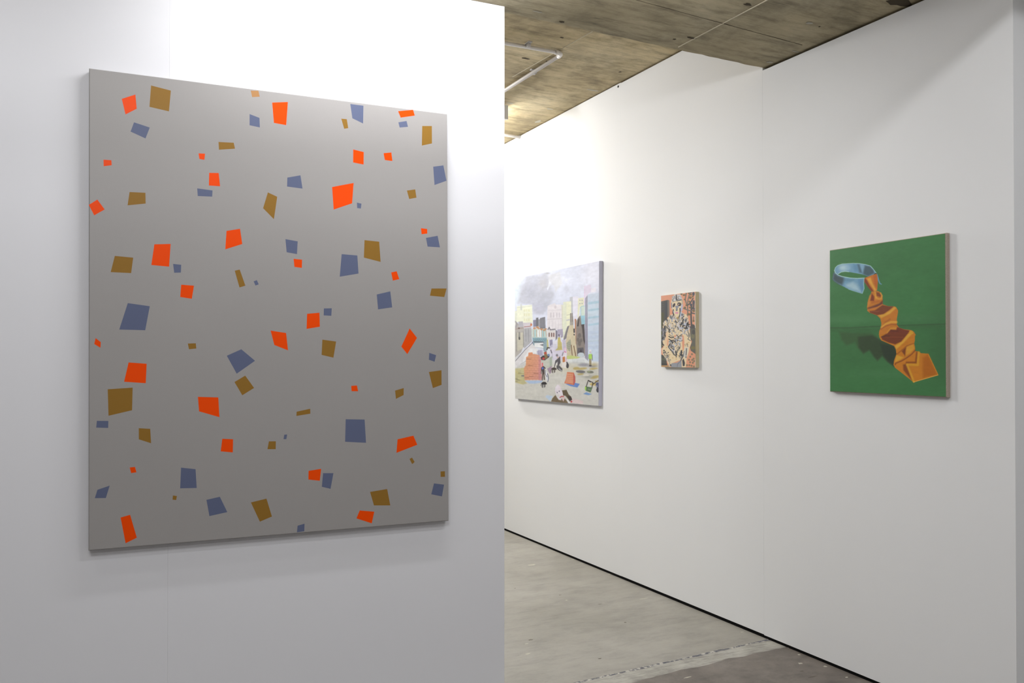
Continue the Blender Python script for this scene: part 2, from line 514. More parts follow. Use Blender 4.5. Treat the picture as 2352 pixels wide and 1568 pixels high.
def canvas_body(name, root, q, depth, mats, rim=0.004, inset=0.0):
    """Sides and back of a stretched canvas or panel; corners TL TR BR BL, softly rounded front arris."""
    bm = bmesh.new()
    cx = sum(p.x for p in q) / 4; cz = sum(p.z for p in q) / 4
    def ring(sh, y):
        out = []
        for p in q:
            sx = -1 if p.x < cx else 1; sz = -1 if p.z < cz else 1
            out.append(bm.verts.new((p.x - sx * sh, y, p.z - sz * sh)))
        return out
    rings = [ring(rim, 0.0006), ring(rim * 0.3, rim * 0.3 + 0.0006), ring(0, rim), ring(0, depth + 0.0006), ring(0.02, depth + 0.0006)]
    for a, b in zip(rings, rings[1:]):
        for i in range(4):
            bm.faces.new((a[i], a[(i + 1) % 4], b[(i + 1) % 4], b[i]))
    bm.faces.new(rings[-1]); 
    return obj(name, bm, mats, root)

def picture_mesh(name, root, q, pic, gain, mat, y=0.0, trim=0.002):
    """The painted face: a grid of vertices that carry the picture's colours."""
    nu, nv = pic.nu, pic.nv
    TL, TR, BR, BL = [np.array(p) for p in q]
    U, V = pic.U[..., None], pic.V[..., None]
    P = (TL * (1 - U) + TR * U) * (1 - V) + (BL * (1 - U) + BR * U) * V
    ctr = P.mean((0, 1)); ext_ = np.abs(P - ctr).max((0, 1))
    P = ctr + (P - ctr) * np.array([1 - trim / ext_[0], 1, 1 - trim / ext_[2]])
    P[..., 1] = y
    me = bpy.data.meshes.new(name)
    nf = (nu - 1) * (nv - 1)
    me.vertices.add(nu * nv); me.vertices.foreach_set('co', P.astype(np.float32).ravel())
    i = np.arange(nv - 1)[:, None] * nu + np.arange(nu - 1)[None, :]
    quads = np.stack([i, i + nu, i + nu + 1, i + 1], -1).reshape(-1).astype(np.int32)
    me.loops.add(nf * 4); me.loops.foreach_set('vertex_index', quads)
    me.polygons.add(nf)
    me.polygons.foreach_set('loop_start', np.arange(0, nf * 4, 4, dtype=np.int32))
    me.update(calc_edges=True)
    at = me.color_attributes.new('paint', 'FLOAT_COLOR', 'POINT')
    rgba = np.ones((nv, nu, 4), np.float32); rgba[..., :3] = pic.linear(gain)
    at.data.foreach_set('color', rgba.ravel())
    return link_mesh(name, me, mat, root)

def paint_mat(name, rough, spec, weave=0.15):
    m = Mat(name, rough, spec)
    at = m.n('ShaderNodeAttribute'); at.attribute_name = 'paint'
    m.base(at.outputs['Color'])
    m.bump(m.noise(420, 2, 0.6), weave, 0.0006)
    return m.m
# ---- large abstract canvas on the partition --------------------------------
Q = """
170 120 4.751
O 521 508 670 461 684 616 562 678
G 841 362 1057 418 1036 645 823 595
B 655 764 827 821 780 940 617 865
O 322 1171 408 1178 411 1232 324 1243
P 1929 418 2012 420 2027 485 1944 489
B 1916 674 2024 716 2028 820 1916 796
G 1577 978 1743 987 1757 1052 1582 1063
O 1359 1103 1430 1106 1423 1173 1369 1164
O 1475 1315 1579 1317 1594 1462 1472 1453
560 180 4.612
O 300 256 467 250 449 495 319 471
B 1128 271 1267 289 1264 478 1150 422
G 1032 426 1091 432 1106 527 1063 533
O 1634 347 1793 332 1811 394 1662 415
B 1637 465 1724 451 1739 513 1651 520
G 1890 504 1992 504 1993 689 1886 711
O 1159 752 1271 780 1269 912 1158 890
O 1481 792 1563 784 1574 875 1494 864
B 2006 935 2114 921 2147 1084 2020 1129
B 461 1050 600 1026 622 1167 458 1145
G 255 1207 354 1253 319 1491 204 1374
O 935 1150 1163 1107 1147 1323 952 1389
B 1198 1315 1246 1326 1240 1378 1201 1373
G 1728 1187 1816 1175 1829 1263 1752 1277
180 400 3.9205
G 461 160 604 167 606 264 443 280
B 1070 127 1208 146 1205 202 1075 196
O 94 276 171 228 237 317 143 370
O 1334 510 1456 491 1476 628 1323 676
O 684 631 831 627 817 832 657 817
B 853 807 926 815 923 885 863 887
G 328 735 494 751 475 890 291 881
O 926 994 1041 1003 1022 1121 917 1105
G 1408 868 1453 858 1504 1003 1451 1019
B 1578 964 1607 953 1624 991 1595 1002
B 445 1160 643 1188 602 1404 368 1398
O 155 1475 202 1511 199 1562 143 1528
600 400 3.9196
B 218 584 328 604 322 719 229 702
O 291 761 368 769 366 843 299 834
O 1438 485 1494 493 1495 534 1444 540
B 1483 573 1588 554 1609 658 1498 651
G 930 593 1062 607 1075 789 924 750
B 724 719 865 731 876 894 707 922
O 1170 884 1219 873 1243 944 1185 957
G 1533 1028 1669 1028 1648 1105 1519 1093
B 1040 1082 1162 1054 1179 1198 1052 1216
B 564 1208 635 1206 631 1274 562 1270
O 413 1256 524 1246 528 1372 408 1392
180 750 5.227
G 1314 202 1410 199 1416 262 1328 271
B 1782 349 1956 271 2121 409 1901 564
G 1874 664 2003 587 2110 735 1968 823
O 603 429 820 445 809 678 549 661
G 352 751 652 731 645 1003 362 1069
O 1435 842 1680 849 1694 1086 1449 1016
B 222 1130 360 1131 358 1215 214 1211
G 725 1218 863 1226 873 1399 726 1352
O 1728 1345 1858 1351 1854 1509 1709 1496
600 750 5.113
O 110 46 292 74 315 278 154 215
G 718 152 880 174 848 364 709 331
O 1743 20 1830 131 1716 322 1645 234
B 1973 307 2054 334 2036 411 1969 388
G 1969 532 2117 511 2118 683 2016 721
G 1572 750 1674 720 1672 802 1582 848
O 1057 695 1124 690 1138 758 1061 757
G 416 998 575 963 577 1021 413 1048
B 992 1086 1214 1090 1231 1363 985 1351
O 1601 1322 1787 1279 1833 1386 1588 1481
B 271 1268 305 1265 295 1320 262 1320
G 90 1346 172 1345 170 1438 73 1438
170 1000 5.004
O 640 366 701 360 718 422 657 431
B 1230 368 1397 386 1410 602 1220 606
B 269 623 410 575 366 717 239 719
G 1137 688 1183 694 1174 741 1132 736
B 1522 738 1676 703 1762 879 1556 925
G 2033 768 2212 724 2275 930 2136 989
O 535 941 645 910 722 1173 593 1237
600 1000 5.113
G 1741 275 1771 258 1802 310 1773 335
O 556 414 704 390 688 530 554 516
B 726 441 848 441 814 625 712 601
G 2106 421 2157 418 2158 484 2107 485
B 2029 561 2147 576 2122 714 1997 689
G 1278 661 1479 627 1516 820 1324 820
O 1156 879 1328 893 1298 1030 1118 972
B 427 1058 509 1034 506 1123 419 1136
"""
def canvas_paint(name, c, rough=0.33, spec=0.15):
    m = Mat(name, rough, spec)
    v = m.noise(2.2, 3, 0.5)
    m.base(m.ramp(v, [(0.3, [k * 0.97 for k in c]), (0.7, c)]))
    w = m.noise(330, 2, 0.6, (1, 1, 1))
    m.bump(w, 0.22, 0.0007)
    return m.m
M_grey = canvas_paint('warm_grey_canvas_paint', (0.352, 0.339, 0.332), 0.37, 0.28)
M_or = canvas_paint('orange_canvas_paint', (0.9, 0.072, 0.0))
M_go = canvas_paint('ochre_canvas_paint', (0.285, 0.153, 0.028))
M_bl = canvas_paint('slate_blue_canvas_paint', (0.122, 0.144, 0.238))
M_pk = canvas_paint('pale_tan_canvas_paint', (0.42, 0.22, 0.09))

CB = [(204.3, 156.2), (1027.6, 261.3), (1031.0, 1195.8), (203.0, 1264.8)]
DB = 0.039
root, q = canvas_root('abstract_painting', CB, PP, PN, DB, 'large grey canvas scattered with orange, ochre and blue quadrilaterals on the near partition')
canvas_body('canvas_edge', root, q, DB, M_grey, 0.004)
inv = (Matrix.Translation(root.location) @ Matrix.Rotation(root.rotation_euler.z, 4, 'Z')).inverted()
fp = PP + PN * (DB + 0.001)
cx = sum(p.x for p in q) / 4; cz = sum(p.z for p in q) / 4
verts = [Vector((p.x + (0.003 if p.x < cx else -0.003), p.z + (0.003 if p.z < cz else -0.003))) for p in q]
faces = [[3, 2, 1, 0]]; kinds = [0]
ox = oy = s = 0
for ln in Q.strip().splitlines():
    t = ln.split()
    if t[0] not in 'OGBP':
        ox, oy, s = map(float, t); continue
    n = [float(k) for k in t[1:]]
    f = []
    for k in range(4):
        p = inv @ on_plane(ox + n[2 * k] / s, oy + n[2 * k + 1] / s, fp, PN)
        f.append(len(verts)); verts.append(Vector((p.x, p.z)))
    faces.append(f[::-1]); kinds.append(1 + 'OGBP'.index(t[0]))
V2, E2, F2, ov, oe, of = delaunay_2d_cdt(verts, [], faces, 1, 1e-6)
me = bpy.data.meshes.new('painted_face')
me.from_pydata([(v.x, 0.0, v.y) for v in V2], [], [list(f) for f in F2])
for p, o_ in zip(me.polygons, of):
    k = [kinds[i] for i in o_ if kinds[i]]
    p.material_index = k[0] if k else 0
bm = bmesh.new(); bm.from_mesh(me)
for f in bm.faces:
    if f.normal.y > 0: f.normal_flip()
bm.to_mesh(me); bm.free()
link_mesh('painted_face', me, [M_grey, M_or, M_go, M_bl, M_pk], root)
# ---- green canvas: blue collar and orange tie -------------------------------
CG = [(1904.9, 574.3), (2172.2, 534.3), (2174.2, 912.6), (1905.7, 899.2)]
pic = Picture(CG, 300, 400, 3)
pic.col[:] = (62, 110, 68)
pic.melt = 1.9
pic.shade(5, 9, 0.10)
T = pic.frame(1890, 720, 8)
T.fuzz(300, 110, 900, 90, (78, 126, 84), 0.55); T.fuzz(1900, 90, 600, 80, (74, 118, 80), 0.45)
T.fuzz(1200, 700, 1500, 520, (60, 100, 64), 0.5)
T.fuzz(2200, 700, 260, 900, (56, 92, 60), 0.55)
T.line([(110, 262), (500, 262), (900, 238), (1100, 235), (1500, 215), (2280, 190)], 14, (56, 80, 56), 1.6)
T.fuzz(700, 300, 700, 40, (58, 88, 58), 0.5); T.fuzz(1900, 235, 500, 35, (58, 88, 58), 0.45)
T.fuzz(1100, 1120, 500, 70, (70, 116, 76), 0.5)
T.poly([(290, 330), (620, 350), (900, 350), (1045, 470), (1310, 590), (1360, 740), (1320, 980), (1190, 890), (1090, 780), (1000, 870), (940, 800), (850, 680), (740, 745), (640, 640), (580, 540), (420, 590), (330, 480)], (60, 84, 56), 5, 0.75)
T.poly([(640, 430), (900, 400), (1045, 480), (1310, 590), (1360, 740), (1320, 980), (1190, 890), (1090, 780), (1000, 865), (940, 800), (850, 670), (740, 730), (650, 620)], (54, 68, 50), 3.5, 0.9)
T.poly([(1050, 560), (1310, 600), (1360, 740), (1310, 970), (1190, 880), (1110, 770)], (48, 58, 48), 4, 0.9)
T = pic.frame(1896, 580, 16)
T.poly([(1870, 750), (1900, 760), (1960, 960), (2010, 1100), (2070, 1140), (2050, 1165), (1970, 1130), (1915, 1000)], (98, 138, 168), 1.0)
T.poly([(310, 620), (340, 530), (430, 450), (600, 400), (800, 385), (1000, 375), (1250, 385), (1450, 415), (1650, 475), (1750, 590), (1860, 730), (1760, 790), (1550, 862), (1440, 812), (1300, 772), (1100, 735), (850, 692), (700, 672), (560, 697), (470, 747), (430, 785), (340, 720)], (116, 152, 184), 0.9)
T.oval(640, 540, 150, 110, (172, 194, 208), 7)
T.oval(800, 540, 90, 100, (150, 178, 202), 6, 0.7)
T.poly([(1000, 400), (1160, 400), (1230, 700), (1050, 690)], (96, 134, 168), 4, 0.7)
T.poly([(1160, 410), (1235, 410), (1340, 735), (1230, 715)], (80, 104, 122), 3.2)
T.poly([(1270, 420), (1430, 430), (1400, 600), (1355, 715)], (126, 158, 186), 2.6)
T.poly([(1440, 460), (1620, 480), (1750, 610), (1790, 740), (1560, 855), (1420, 800), (1370, 760), (1400, 600)], (72, 92, 104), 3.2)
T.poly([(300, 700), (420, 800), (600, 870), (900, 925), (1100, 932), (1410, 930), (1392, 1150), (1412, 1300), (1340, 1492), (1000, 1392), (850, 1342), (700, 1262), (480, 1152), (300, 1032), (243, 960), (262, 850)], (112, 148, 180), 0.9)
T.poly([(295, 720), (440, 830), (640, 890), (680, 980), (590, 1170), (430, 1120), (300, 1032), (245, 960), (262, 850)], (70, 84, 92), 5)
T.poly([(740, 1160), (980, 1060), (1130, 1150), (1290, 1440), (1000, 1350), (760, 1240)], (160, 184, 202), 6)
T.oval(840, 1000, 190, 45, (96, 134, 160), 4, 0.7)
T.poly([(1180, 970), (1385, 950), (1395, 1300), (1335, 1440), (1240, 1180)], (94, 132, 170), 4)
rim = (170, 200, 208)
T.line([(315, 640), (345, 540), (430, 455), (600, 400), (800, 385), (1000, 375), (1250, 385), (1450, 415), (1650, 475), (1750, 590), (1870, 750)], 18, rim, 0.8)
T.line([(315, 640), (350, 730), (450, 810), (600, 865), (900, 918), (1150, 932), (1440, 918)], 26, rim, 0.8)
T.line([(450, 765), (560, 697), (700, 672), (850, 690)], 22, (172, 200, 206), 0.8)
T.line([(850, 690), (1100, 735), (1300, 772)], 10, (130, 165, 190), 0.8, 0.7)
T.line([(1405, 940), (1390, 1150), (1410, 1300), (1340, 1490)], 22, (150, 184, 196), 0.8)
T.line([(1340, 1490), (1000, 1390), (830, 1330)], 14, (140, 178, 196), 0.8)
T.line([(1770, 790), (1840, 740), (1880, 765)], 26, (42, 46, 44), 0.8)
# knot
T.poly([(1435, 915), (1600, 850), (1760, 790), (1880, 768), (1900, 850), (1915, 1050), (1890, 1370), (1800, 1425), (1690, 1420), (1620, 1330), (1420, 1060), (1418, 980)], (178, 108, 46), 0.9)
T.poly([(1740, 820), (1880, 785), (1905, 1050), (1880, 1330), (1790, 1120)], (168, 92, 42), 2.2)
T.poly([(1418, 980), (1440, 920), (1510, 990), (1600, 1180), (1760, 1400), (1690, 1420), (1600, 1310), (1420, 1060)], (118, 60, 44), 2)
T.poly([(1510, 945), (1650, 895), (1720, 1100), (1870, 1385), (1790, 1390), (1640, 1150)], (200, 148, 62), 2.4)
# upper part of the tie
T = pic.frame(1984, 670, 16)
T.poly([(270, -10), (520, -40), (620, 20), (680, 120), (688, 300), (690, 450), (900, 520), (1120, 528), (1185, 550), (1262, 680), (1250, 800), (1212, 1000), (1212, 1200), (1300, 1320), (1500, 1378), (1750, 1408), (1850, 1468), (1925, 1600), (545, 1600), (560, 1450), (632, 1290), (640, 1150), (600, 980), (480, 862), (200, 762), (120, 680), (108, 550), (150, 300), (240, 100)], (178, 112, 46), 0.9)
T.poly([(200, 120), (300, 60), (200, 480), (130, 560), (130, 400)], (184, 122, 56), 2)
T.poly([(285, 40), (375, 170), (370, 330), (230, 320)], (118, 58, 42), 2)
T.poly([(450, 0), (560, 20), (640, 100), (610, 185), (470, 140)], (120, 66, 42), 2)
T.poly([(130, 580), (300, 520), (560, 420), (690, 290), (690, 440), (500, 545), (300, 585), (150, 660)], (104, 62, 52), 2.2)
T.line([(300, 380), (420, 360), (560, 330)], 60, (160, 88, 46), 2.2, 0.7)
T.line([(410, 0), (420, 120), (440, 240)], 44, (196, 144, 60), 1.6)
T.line([(440, 180), (520, 250), (630, 250), (662, 130), (610, 30)], 40, (198, 148, 62), 1.4)
T.line([(130, 690), (170, 630), (330, 620), (500, 555), (670, 465)], 34, (176, 112, 58), 1.2)
T.poly([(200, 700), (400, 675), (680, 480), (900, 522), (1095, 535), (900, 690), (700, 825), (490, 855), (220, 765)], (112, 64, 44), 1.6)
T.line([(240, 730), (560, 700)], 22, (138, 82, 58), 1.2, 0.8)
T.poly([(520, 860), (750, 810), (950, 690), (1110, 545), (1190, 590), (960, 800), (640, 960)], (196, 148, 60), 2)
T.line([(700, 1250), (800, 1110), (960, 1000)], 34, (152, 88, 46), 2)
T.line([(650, 1300), (800, 1180), (1000, 1110), (1200, 1110)], 70, (198, 150, 62), 2)
T.line([(630, 1370), (800, 1255), (1000, 1195), (1200, 1205)], 34, (146, 80, 44), 1.6)
T.line([(870, 1500), (990, 1350), (1200, 1330)], 56, (192, 136, 52), 1.8)
T.poly([(800, 1600), (980, 1385), (1190, 1400), (1225, 1290), (1500, 1388), (1690, 1425), (1590, 1600)], (108, 56, 40), 1.6)
T.line([(1000, 1440), (1250, 1440)], 40, (86, 50, 42), 2, 0.8)
T.poly([(1640, 1600), (1700, 1430), (1800, 1440), (1850, 1600)], (190, 144, 46), 2)
# lower part
T = pic.frame(2010, 768, 13.068)
T.poly([(115, -10), (1205, -10), (1200, 180), (1178, 280), (1205, 380), (1205, 500), (1320, 520), (1390, 568), (1600, 580), (1912, 1225), (1160, 1452), (1100, 1400), (600, 1010), (552, 920), (570, 780), (642, 600), (620, 450), (570, 350), (180, 180), (120, 80)], (178, 112, 38), 0.9)
T.poly([(190, 60), (330, -20), (990, -20), (840, 150), (780, 220), (600, 300), (400, 245), (200, 150)], (106, 56, 38), 1.8)
T.line([(300, 78), (840, 85)], 16, (130, 72, 44), 1.2, 0.8)
T.line([(180, 80), (300, 48), (430, 50)], 22, (78, 48, 40), 1.4)
T.poly([(590, 340), (800, 220), (990, -20), (1120, -20), (850, 260), (640, 450)], (194, 146, 54), 2)
T.line([(650, 600), (800, 480), (950, 350), (1170, 268)], 22, (136, 76, 38), 1.4)
T.poly([(800, 510), (960, 350), (920, 480), (900, 650)], (112, 62, 36), 2)
T.poly([(940, 380), (1150, 295), (1192, 420), (1060, 560), (930, 640)], (188, 136, 50), 2.4)
T.poly([(640, 620), (860, 690), (760, 770), (590, 850)], (192, 144, 52), 2.4)
T.line([(605, 910), (620, 870), (800, 800), (950, 710), (1100, 600), (1205, 485)], 28, (112, 60, 38), 1.4)
T.line([(950, 850), (1228, 850), (1262, 550)], 48, (122, 68, 34), 1.8)
T.poly([(840, 920), (930, 890), (1120, 1400), (1040, 1310), (850, 1080)], (120, 68, 38), 2.4)
T.poly([(1440, 700), (1600, 600), (1880, 1210), (1450, 1320), (1430, 1000)], (158, 92, 30), 5)
T.line([(970, 915), (1290, 925), (1320, 540)], 60, (188, 138, 42), 1.8)
T.line([(965, 920), (1080, 1200), (1165, 1430)], 56, (190, 142, 46), 1.8)
T.line([(1160, 1442), (1905, 1228)], 18, (214, 160, 76), 0.8)
T.line([(1610, 600), (1900, 1210)], 18, (188, 126, 44), 1.0)
pic.shade(30, 90, 0.05, 2)
bl_ = pic.col[..., 2] > pic.col[..., 0] + 20
pic.col[bl_] *= np.array((0.94, 0.97, 0.94))
M_tie = paint_mat('green_tie_picture_paint', 0.42, 0.2, 0.25)
m = Mat('raw_linen', 0.85, 0.1); m.base(m.ramp(m.noise(260, 2), [(0.3, (0.38, 0.32, 0.26)), (0.7, (0.48, 0.415, 0.35))])); M_linen = m.m
DG = (side_depth(CG[1], 2181.4, WP, WN) + side_depth(CG[2], 2182.0, WP, WN)) / 2
root, q = canvas_root('tie_painting', CG, WP, WN, DG, 'green canvas of an orange tie hanging from a blue collar on the right wall')
picture_mesh('painted_face', root, q, pic, 1.32, M_tie, 0.0, 0.003)
o = canvas_body('canvas_edge', root, q, DG, M_linen, 0.005); o['label'] = 'raw linen canvas edge'
# ---- small panel: tattooed figure against salmon pink ------------------------
CS = [(1518.25, 679.1), (1597.0, 669.7), (1597.6, 844.0), (1518.75, 842.4)]
pic = Picture(CS, 160, 330, 5)
pic.col[:] = (222, 150, 118)
T = pic.frame(1510, 660, 16)
H = 1568
sal = (224, 150, 116); cream = (226, 202, 162)
T.poly([(100, 520), (370, 455), (435, 470), (445, 1020), (300, 1180), (200, 1380), (200, H + 620), (100, H + 700)], (84, 82, 80), 1)
T.poly([(370, 470), (435, 470), (440, 1020), (375, 1080)], (122, 112, 104), 1.2)
T.poly([(290, 560), (350, 540), (350, 1050), (290, 1100)], (74, 76, 84), 1.6)
T.poly([(130, 900), (240, 930), (230, 1200), (180, 1400), (190, H + 620), (120, H + 640)], (92, 90, 66), 2)
for y in (560, 640, 720, 800): T.line([(150, y), (220, y - 14)], 20, (118, 112, 108), 1, 0.6)
tree = (122, 114, 104); leaf = (112, 100, 66); dk = (88, 86, 86)
for pts, w, c in (([(1060, 200), (1020, 430), (1060, 580), (1110, 650), (1115, 950), (1085, 1080)], 46, tree), ([(1190, 190), (1130, 420), (1108, 560), (1110, 640)], 42, tree),
                  ([(1310, 400), (1210, 570), (1110, 650)], 46, dk), ([(1260, 620), (1235, 1000), (1255, 1460)], 62, dk), ([(960, 765), (1090, 820), (1200, 850), (1370, 850)], 42, tree),
                  ([(1380, 960), (1240, 930)], 44, dk), ([(1340, 500), (1330, 720), (1260, 800)], 62, dk), ([(1330, 1080), (1330, 1240)], 40, tree), ([(1170, 1450), (1250, 1450)], 36, dk)):
    T.line(pts, w, c, 1)
for x, y, r in ((880, 235, 40), (960, 278, 36), (1000, 275, 34), (1150, 200, 36), (1210, 370, 56), (1340, 860, 46), (1160, 985, 50), (1065, 650, 38), (1200, 735, 40), (1010, 740, 44), (1000, 440, 30), (1230, 260, 40), (1180, 520, 40), (1330, 1230, 40), (1300, 330, 36)):
    T.oval(x, y, r, r * 0.9, leaf, 1, 0.9)
for x, y, rx, ry in ((1325, 230, 46, 76), (1330, 550, 46, 90), (1230, 180, 34, 34), (1230, 640, 44, 50), (1345, 780, 36, 44)):
    T.oval(x, y, rx, ry, (86, 84, 92), 1)
T.oval(1300, 1500, 100, 150, (88, 84, 82), 1.5)
T.poly([(1200, H - 60), (1400, H - 60), (1400, H + 880), (1230, H + 760), (1195, H + 640), (1270, H + 420), (1210, H + 310), (1200, H + 150)], (104, 102, 92), 1)
T.oval(1310, H + 650, 80, 60, (124, 114, 74), 2); T.oval(1300, H + 230, 70, 90, (122, 118, 92), 2.5); T.oval(1330, H + 70, 60, 90, (84, 82, 80), 2)
for x, y in ((1270, 885), (1205, 980), (1160, 1090), (1200, 1180), (1330, 1050), (1350, 1140), (1300, 1200), (1280, 1095), (1085, 1290), (1175, 1290), (1340, 1340), (1255, 1310)):
    T.oval(x, H + y, 36, 38, (138, 122, 96), 1.2)
T.poly([(100, H + 880), (230, H + 930), (310, H + 1010), (365, H + 1300), (100, H + 1310)], (86, 86, 82), 1)
T.line([(150, H + 1060), (280, H + 1090)], 60, (110, 112, 92), 2, 0.6); T.line([(150, H + 1240), (340, H + 1260)], 40, (66, 66, 64), 1.5, 0.8)
T.poly([(100, H + 1300), (420, H + 1290), (460, H + 1400), (100, H + 1400)], (184, 140, 92), 1)
# body
T.poly([(470, 1010), (600, 960), (900, 935), (1060, 990), (1130, 1110), (1165, 1500), (1190, H + 60), (1220, H + 330), (1245, H + 480), (1190, H + 600), (1150, H + 800), (1075, H + 1040), (1040, H + 1400), (900, H + 1400), (880, H + 1080), (530, H + 1220), (490, H + 1340), (430, H + 1330), (330, H + 1080), (200, H + 900), (165, H + 690), (240, H + 600), (180, H + 560), (190, H + 100), (215, 1330), (290, 1190), (430, 1080)], cream, 1)
T.poly([(250, H + 270), (330, H + 20), (370, H + 60), (400, H + 420), (380, H + 560), (300, H + 560)], (228, 192, 152), 1.2)
T.poly([(910, H + 160), (965, H + 220), (995, H + 480), (970, H + 720), (925, H + 740), (905, H + 460)], sal, 1)
T.poly([(370, H + 300), (410, H + 380), (400, H + 560), (350, H + 580)], sal, 1.4, 0.8)
T.poly([(620, H + 180), (690, H + 190), (670, H + 300), (620, H + 300)], sal, 1)
T.poly([(510, H + 1220), (720, H + 1195), (880, H + 1095), (895, H + 1400), (500, H + 1400)], (148, 150, 158), 1)
T.line([(720, H + 1400), (740, H + 1250), (880, H + 1110)], 20, (116, 118, 126), 1)
# shirt and skin markings
R_ = random.Random(9)
def inside(pts, x, y):
    ok = False
    for i in range(len(pts)):
        (x0, y0), (x1, y1) = pts[i], pts[i - 1]
        if (y0 > y) != (y1 > y) and x < (x1 - x0) * (y - y0) / (y1 - y0) + x0: ok = not ok
    return ok
def scribble(pts, n, pal, L, w, ang, spread):
    xs = [p[0] for p in pts]; ys = [p[1] for p in pts]; k = 0
    while k < n:
        x, y = R_.uniform(min(xs), max(xs)), R_.uniform(min(ys), max(ys))
        if not inside(pts, x, y): continue
        k += 1
        a = math.radians(ang(x, y) + R_.gauss(0, spread)); l = L * R_.uniform(0.5, 1.3)
        b = a + R_.uniform(-0.6, 0.6)
        m_ = (x + l / 2 * math.cos(a), y + l / 2 * math.sin(a))
        T.line([(x - l / 2 * math.cos(a), y - l / 2 * math.sin(a)), (x, y), (x + l / 2 * math.cos(b), y + l / 2 * math.sin(b))], w * R_.uniform(0.6, 1.3), R_.choice(pal), 0.9, 0.9)
blk, gry, lav, crm = (62, 62, 66), (128, 124, 122), (184, 186, 202), (226, 204, 168)
shirt = [(480, 1010), (600, 980), (700, 1130), (800, 1090), (900, 940), (1050, 1060), (1140, 1180), (1165, 1560), (950, H + 100), (880, H + 150), (700, H + 120), (520, H + 150), (400, H + 20), (330, H - 20), (200, H + 180), (210, 1380), (300, 1200)]
scribble(shirt, 290, [blk, gry, lav, crm, (150, 146, 150), crm, (196, 190, 196)], 100, 28, lambda x, y: 75 if x < 700 else 115, 28)
scribble([(850, 1200), (1150, 1200), (1160, 1560), (930, H + 60), (840, 1500)], 30, [blk, (44, 44, 46), gry, lav], 100, 40, lambda x, y: 120, 35)
scribble([(190, 1500), (330, 1450), (300, H + 40), (280, H + 250), (200, H + 560), (175, H + 540)], 26, [blk, gry, (110, 112, 128)], 120, 42, lambda x, y: 105, 18)
for y in (230, 330): T.line([(420, H + y), (500, H + y + 50), (590, H + y + 40)], 36, blk, 1)
T.line([(430, H + 160), (520, H + 220), (600, H + 230)], 24, (110, 112, 112), 1); T.oval(455, H + 425, 45, 34, (134, 146, 152), 1)
T.line([(700, H + 180), (770, H + 240), (900, H + 160)], 26, blk, 1)
scribble([(640, H + 260), (900, H + 200), (900, H + 420), (660, H + 420)], 22, [lav, lav, gry, blk, crm], 90, 30, lambda x, y: -10, 20)
scribble([(480, H + 420), (640, H + 380), (840, H + 480), (830, H + 640), (700, H + 900), (640, H + 930), (400, H + 640)], 62, [blk, blk, gry, lav, lav, crm, (96, 98, 100)], 110, 34, lambda x, y: 70, 30)
T.line([(470, H + 500), (400, H + 620), (520, H + 760), (600, H + 900), (680, H + 940)], 26, blk, 1)
T.oval(690, H + 980, 22, 22, blk, 1)
scribble([(800, H + 700), (900, H + 780), (920, H + 900), (860, H + 1080), (810, H + 1040)], 22, [blk, blk, gry, crm], 80, 34, lambda x, y: 80, 30)
T.line([(985, H + 780), (960, H + 930), (860, H + 1100)], 40, (92, 94, 100), 1)
T.poly([(910, H + 1110), (960, H + 1040), (1010, H + 1200), (1000, H + 1310), (930, H + 1330)], (72, 72, 76), 1)
scribble([(210, H + 800), (380, H + 820), (480, H + 1060), (470, H + 1200), (500, H + 1330), (420, H + 1320), (320, H + 1080)], 44, [gry, blk, crm, (176, 172, 178), crm], 70, 28, lambda x, y: 60, 40)
T.oval(240, H + 750, 30, 26, blk, 1)
scribble([(960, H + 20), (1180, H + 30), (1190, H + 200), (960, H + 220)], 16, [lav, gry, crm], 100, 30, lambda x, y: 85, 20)
T.line([(1140, H + 80), (1160, H + 260), (1120, H + 330), (1210, H + 385)], 28, (108, 108, 104), 1)
scribble([(1000, H + 480), (1110, H + 480), (1110, H + 600), (1010, H + 620)], 14, [gry, crm, (178, 146, 100)], 60, 22, lambda x, y: 60, 60)
T.poly([(1000, H + 640), (1130, H + 640), (1090, H + 900), (1040, H + 1080), (960, H + 950)], (196, 196, 192), 2, 0.8)
T.line([(1070, H + 680), (1050, H + 920)], 34, (98, 96, 102), 1); T.oval(1050, H + 990, 28, 36, gry, 1)
for x, y in ((1150, 450), (330, 640), (690, 1060), (930, 740), (450, 900), (560, 1020), (770, 930)): T.oval(x, H + y, 26, 20, (204, 158, 92), 1.4, 0.7)
# head
T.poly([(545, 330), (640, 250), (840, 250), (910, 400), (942, 520), (918, 840), (860, 870), (820, 1000), (770, 1140), (700, 1100), (600, 980), (548, 860), (510, 750), (495, 560)], (224, 202, 164), 0.9)
T.poly([(550, 340), (640, 255), (840, 255), (900, 390), (900, 470), (760, 500), (690, 470), (520, 530)], (198, 194, 196), 0.9)
scribble([(560, 340), (640, 265), (840, 260), (890, 400), (890, 460), (690, 460), (540, 500)], 26, [(150, 146, 150), crm, (210, 208, 214), gry], 80, 26, lambda x, y: 70, 60)
T.line([(690, 280), (690, 380), (715, 465)], 40, (54, 54, 58), 0.9)
T.line([(740, 470), (800, 475), (880, 450)], 28, (80, 80, 82), 0.9); T.line([(560, 530), (690, 490), (760, 530)], 18, (150, 138, 124), 0.9)
T.line([(905, 450), (910, 620)], 20, (128, 124, 112), 0.9)
T.poly([(497, 560), (535, 560), (550, 780), (515, 760)], (166, 168, 184), 0.9); T.line([(512, 560), (512, 740)], 14, (96, 96, 100), 0.8)
T.poly([(885, 620), (930, 620), (912, 850), (850, 870), (860, 740)], (174, 176, 204), 0.9)
